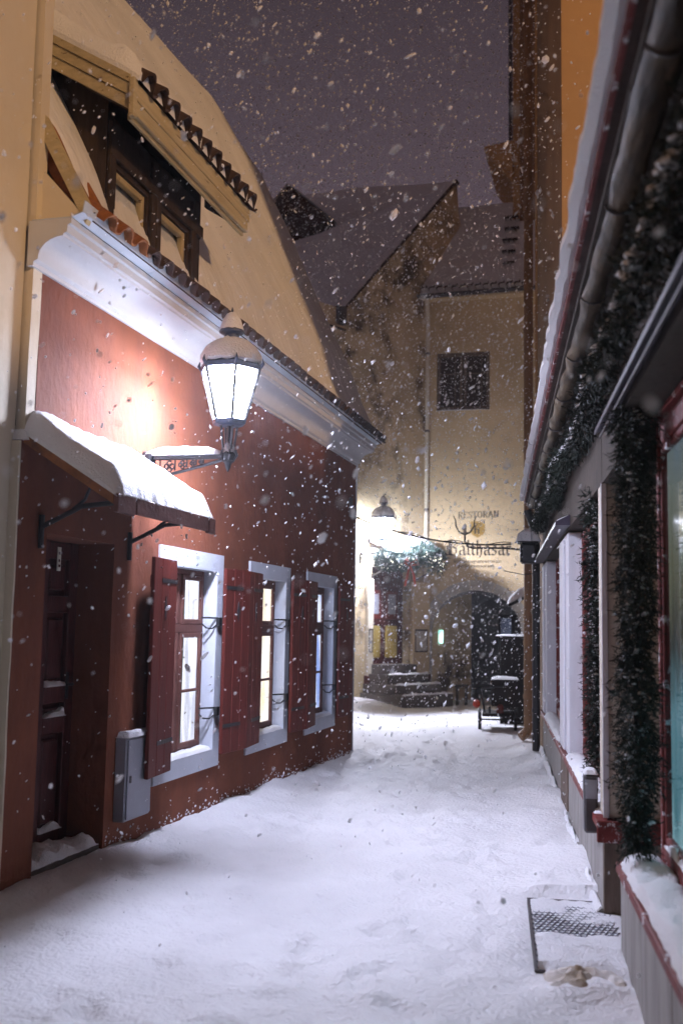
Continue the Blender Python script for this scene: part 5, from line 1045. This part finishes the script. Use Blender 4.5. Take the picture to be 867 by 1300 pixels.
for cyy_ in (0.88, 0.30):
    wh = part('wheel', ring(17.85, cyy_, 0.10, 0.155, 0.028), 'rubber', ct, True)
    m = MB()
    for k in range(6): a = k*math.pi/3; m.tube([(17.85, cyy_, 0.10), (17.85+0.15*math.cos(a), cyy_, 0.10+0.15*math.sin(a))], 0.008, 5)
    m.lathe([(0.03, -0.03), (0.03, 0.03)], 0, 0, 8); m.v = m.v[:-16]+[(17.85+x_, cyy_+z_, 0.10+y_) for x_, y_, z_ in m.v[-16:]]; part('spokes', m, 'dark_metal', wh)
part('axle', MB().tube([(17.85, 0.30, 0.10), (17.85, 0.88, 0.10)], 0.016, 6), 'iron', ct)
part('chassis', MB().bbox(17.65, 18.5, 0.34, 0.84, 0.16, 0.21, 0.006), 'shadow_wood', ct)
part('box', MB().bbox(17.70, 18.4, 0.24, 0.70, 0.32, 0.76, 0.02), 'shadow_wood', ct)
for y in (0.26, 0.70): part('upright', MB().bbox(17.75, 17.80, y, y+.04, 0.21, 0.32, 0.004), 'iron', ct)
part('handle', MB().tube([(17.8, 0.80, 0.22), (17.7, 0.84, 0.45), (17.66, 0.84, 0.62), (17.66, 0.40, 0.66)], 0.016, 6), 'iron', ct, True)
part('reflector', MB().lathe([(0.02, 0.30), (0.06, 0.33), (0.06, 0.40), (0.02, 0.43)], 17.66, 0.93, 10), 'bow', ct, True)
part('bottle', MB().lathe([(0.06, 0.215), (0.06, 0.33), (0.03, 0.36)], 17.72, 0.55, 10), 'red_paint', ct, True)
part('snow_cap', snow_patch((17.70, .25, .761), (18.4, .25, .761), (18.4, .69, .761), (17.70, .69, .761), 0.03, 14, 10, seed=133), 'snow', ct, True)
so = thing('stool', 'small dark wooden stool standing at the mouth of the passage', 'stool', LF, (24.0, -0.05, -0.08))
part('seat', MB().bbox(23.86, 24.14, -0.19, 0.09, 0.30, 0.36, 0.01), 'dark_wood', so)
for a in (23.89, 24.08):
    for b in (-0.16, 0.03): part('leg', MB().bbox(a, a+.035, b, b+.035, -0.10, 0.30, 0.004), 'dark_wood', so)

# ================================================================== falling snow
def falling_snow(n):
    rg = np.random.default_rng(5); keep = []
    while sum(len(k) for k in keep) < n:
        m_ = 80000; y = rg.uniform(0.6, 30, m_); x = rg.uniform(-7, 7, m_); z = 15.5*rg.random(m_)**1.15; d = np.sqrt(x*x+y*y+(z-1.6)**2)
        # inside the air over the street only
        tL = (x+3.5)*LF.X.x+y*LF.X.y; yL = (x+3.5)*LF.Y.x+y*LF.Y.y
        tR = (x-0.6)*RF.X.x+y*RF.X.y; yR = (x-0.6)*RF.Y.x+y*RF.Y.y
        ok = (z > 0.02) & (d > 0.55) & (rg.random(m_) < np.clip(d/4, 0.9, 1)) & (rg.random(m_) < np.interp(z, [0, 2, 5], [0.45, 0.7, 1.0]))
        ok &= ~((z < 1.5) & (d < 6) & (rg.random(m_) < 0.7))
        rz = np.interp(yL, [p[0] for p in RP], [p[1] for p in RP])+0.05
        ok &= ~((yL > -0.01) & (tL < 14.6) & (z < 4.0)); ok &= ~((yL > -0.36) & (tL < 14.6) & (z > 3.9) & (z < rz+0.1)); ok &= ~((yL > 5) & (tL < 14.6)); ok &= ~((tL < 6.5) & (yL > 0.1))
        ok &= ~((yR < 0.02) & (tR < 16.3)); ok &= ~((yR < 0.32) & (z > 2.3) & (z < 3.6) & (tR < 14.5)); ok &= ~((tL > 24.5) & (z < 9.3)); ok &= ~((tL > 25.5) & (yL < -0.95))
        g = (x-1.963)*GF.Y.x+(y-24)*GF.Y.y; ok &= ~((g > -0.02) & (z < 9))
        keep.append(np.stack([x, y, z, d], -1)[ok])
    p = np.concatenate(keep)[:n]; n = len(p); hi = (p[:, 2] > 4.5) & (p[:, 3] > 9)
    s = rg.lognormal(math.log(0.0037), 0.55, n)*np.clip(0.70+p[:, 3]/28, 0.7, 1.3)*np.where(hi, 1.15, 1.0)
    st = np.stack([np.ones(n), np.ones(n), 1.0+1.4*rg.random(n)**2], -1); lean = rg.normal(0.25, 0.35, n)
    def shape(base, f, sel, off):
        k = int(sel.sum()); V = base[None]*(0.8+0.4*rg.random((k, len(base), 1)))*s[sel][:, None, None]*st[sel][:, None, :]; V[:, :, 0] += V[:, :, 2]*lean[sel][:, None]
        return (V+p[sel][:, None, :3]).reshape(-1, 3), (f[None]+len(base)*np.arange(k)[:, None, None]).reshape(-1, 3)+off
    octa = np.array([(1, 0, 0), (-1, 0, 0), (0, 1, 0), (0, -1, 0), (0, 0, 1), (0, 0, -1)], float)
    of = np.array([(0, 2, 4), (2, 1, 4), (1, 3, 4), (3, 0, 4), (2, 0, 5), (1, 2, 5), (3, 1, 5), (0, 3, 5)])
    g = (1+5**0.5)/2; ico = np.array([(-1, g, 0), (1, g, 0), (-1, -g, 0), (1, -g, 0), (0, -1, g), (0, 1, g), (0, -1, -g), (0, 1, -g), (g, 0, -1), (g, 0, 1), (-g, 0, -1), (-g, 0, 1)])/1.9
    icf = np.array([(0, 11, 5), (0, 5, 1), (0, 1, 7), (0, 7, 10), (0, 10, 11), (1, 5, 9), (5, 11, 4), (11, 10, 2), (10, 7, 6), (7, 1, 8), (3, 9, 4), (3, 4, 2), (3, 2, 6), (3, 6, 8), (3, 8, 9), (4, 9, 5), (2, 4, 11), (6, 2, 10), (8, 6, 7), (9, 8, 1)])
    nearf = p[:, 3] < 8.0
    P1, F1 = shape(octa, of, ~nearf, 0); P2, F2 = shape(ico, icf, nearf, len(P1)); P = np.concatenate([P1, P2]); Fc = np.concatenate([F1, F2])
    me = bpy.data.meshes.new('falling_snow'); me.vertices.add(len(P)); me.vertices.foreach_set('co', P.ravel()); me.loops.add(Fc.size); me.loops.foreach_set('vertex_index', Fc.ravel().astype(np.int32))
    me.polygons.add(len(Fc)); me.polygons.foreach_set('loop_start', np.arange(0, Fc.size, 3, dtype=np.int32)); me.update(calc_edges=True); me.validate(); me.materials.append(MATS['snowflake'])
    o = bpy.data.objects.new('falling_snow', me); COL.objects.link(o); o['kind'] = 'stuff'; o['label'] = 'snowflakes falling through the lamplit air'; o['category'] = 'snowfall'
falling_snow(125000)

# ================================================================== snowy air
hz = MB(); hz.box(-9, 9, -2.5, 36, -1.2, 15.8)
ho = bpy.data.objects.new('haze', hz.mesh('haze')); COL.objects.link(ho); ho['kind'] = 'stuff'; ho['label'] = 'thin veil of snowy air filling the street'; ho['category'] = 'haze'
hm = bpy.data.materials.new('haze'); hm.use_nodes = True; t = hm.node_tree; t.nodes.clear()
o_ = N(t, 'ShaderNodeOutputMaterial'); pv = N(t, 'ShaderNodeVolumePrincipled'); pv.inputs['Density'].default_value = 0.0017; pv.inputs['Color'].default_value = (0.92, 0.92, 0.95, 1); pv.inputs['Anisotropy'].default_value = 0.72
t.links.new(pv.outputs[0], o_.inputs['Volume']); ho.data.materials.append(hm)
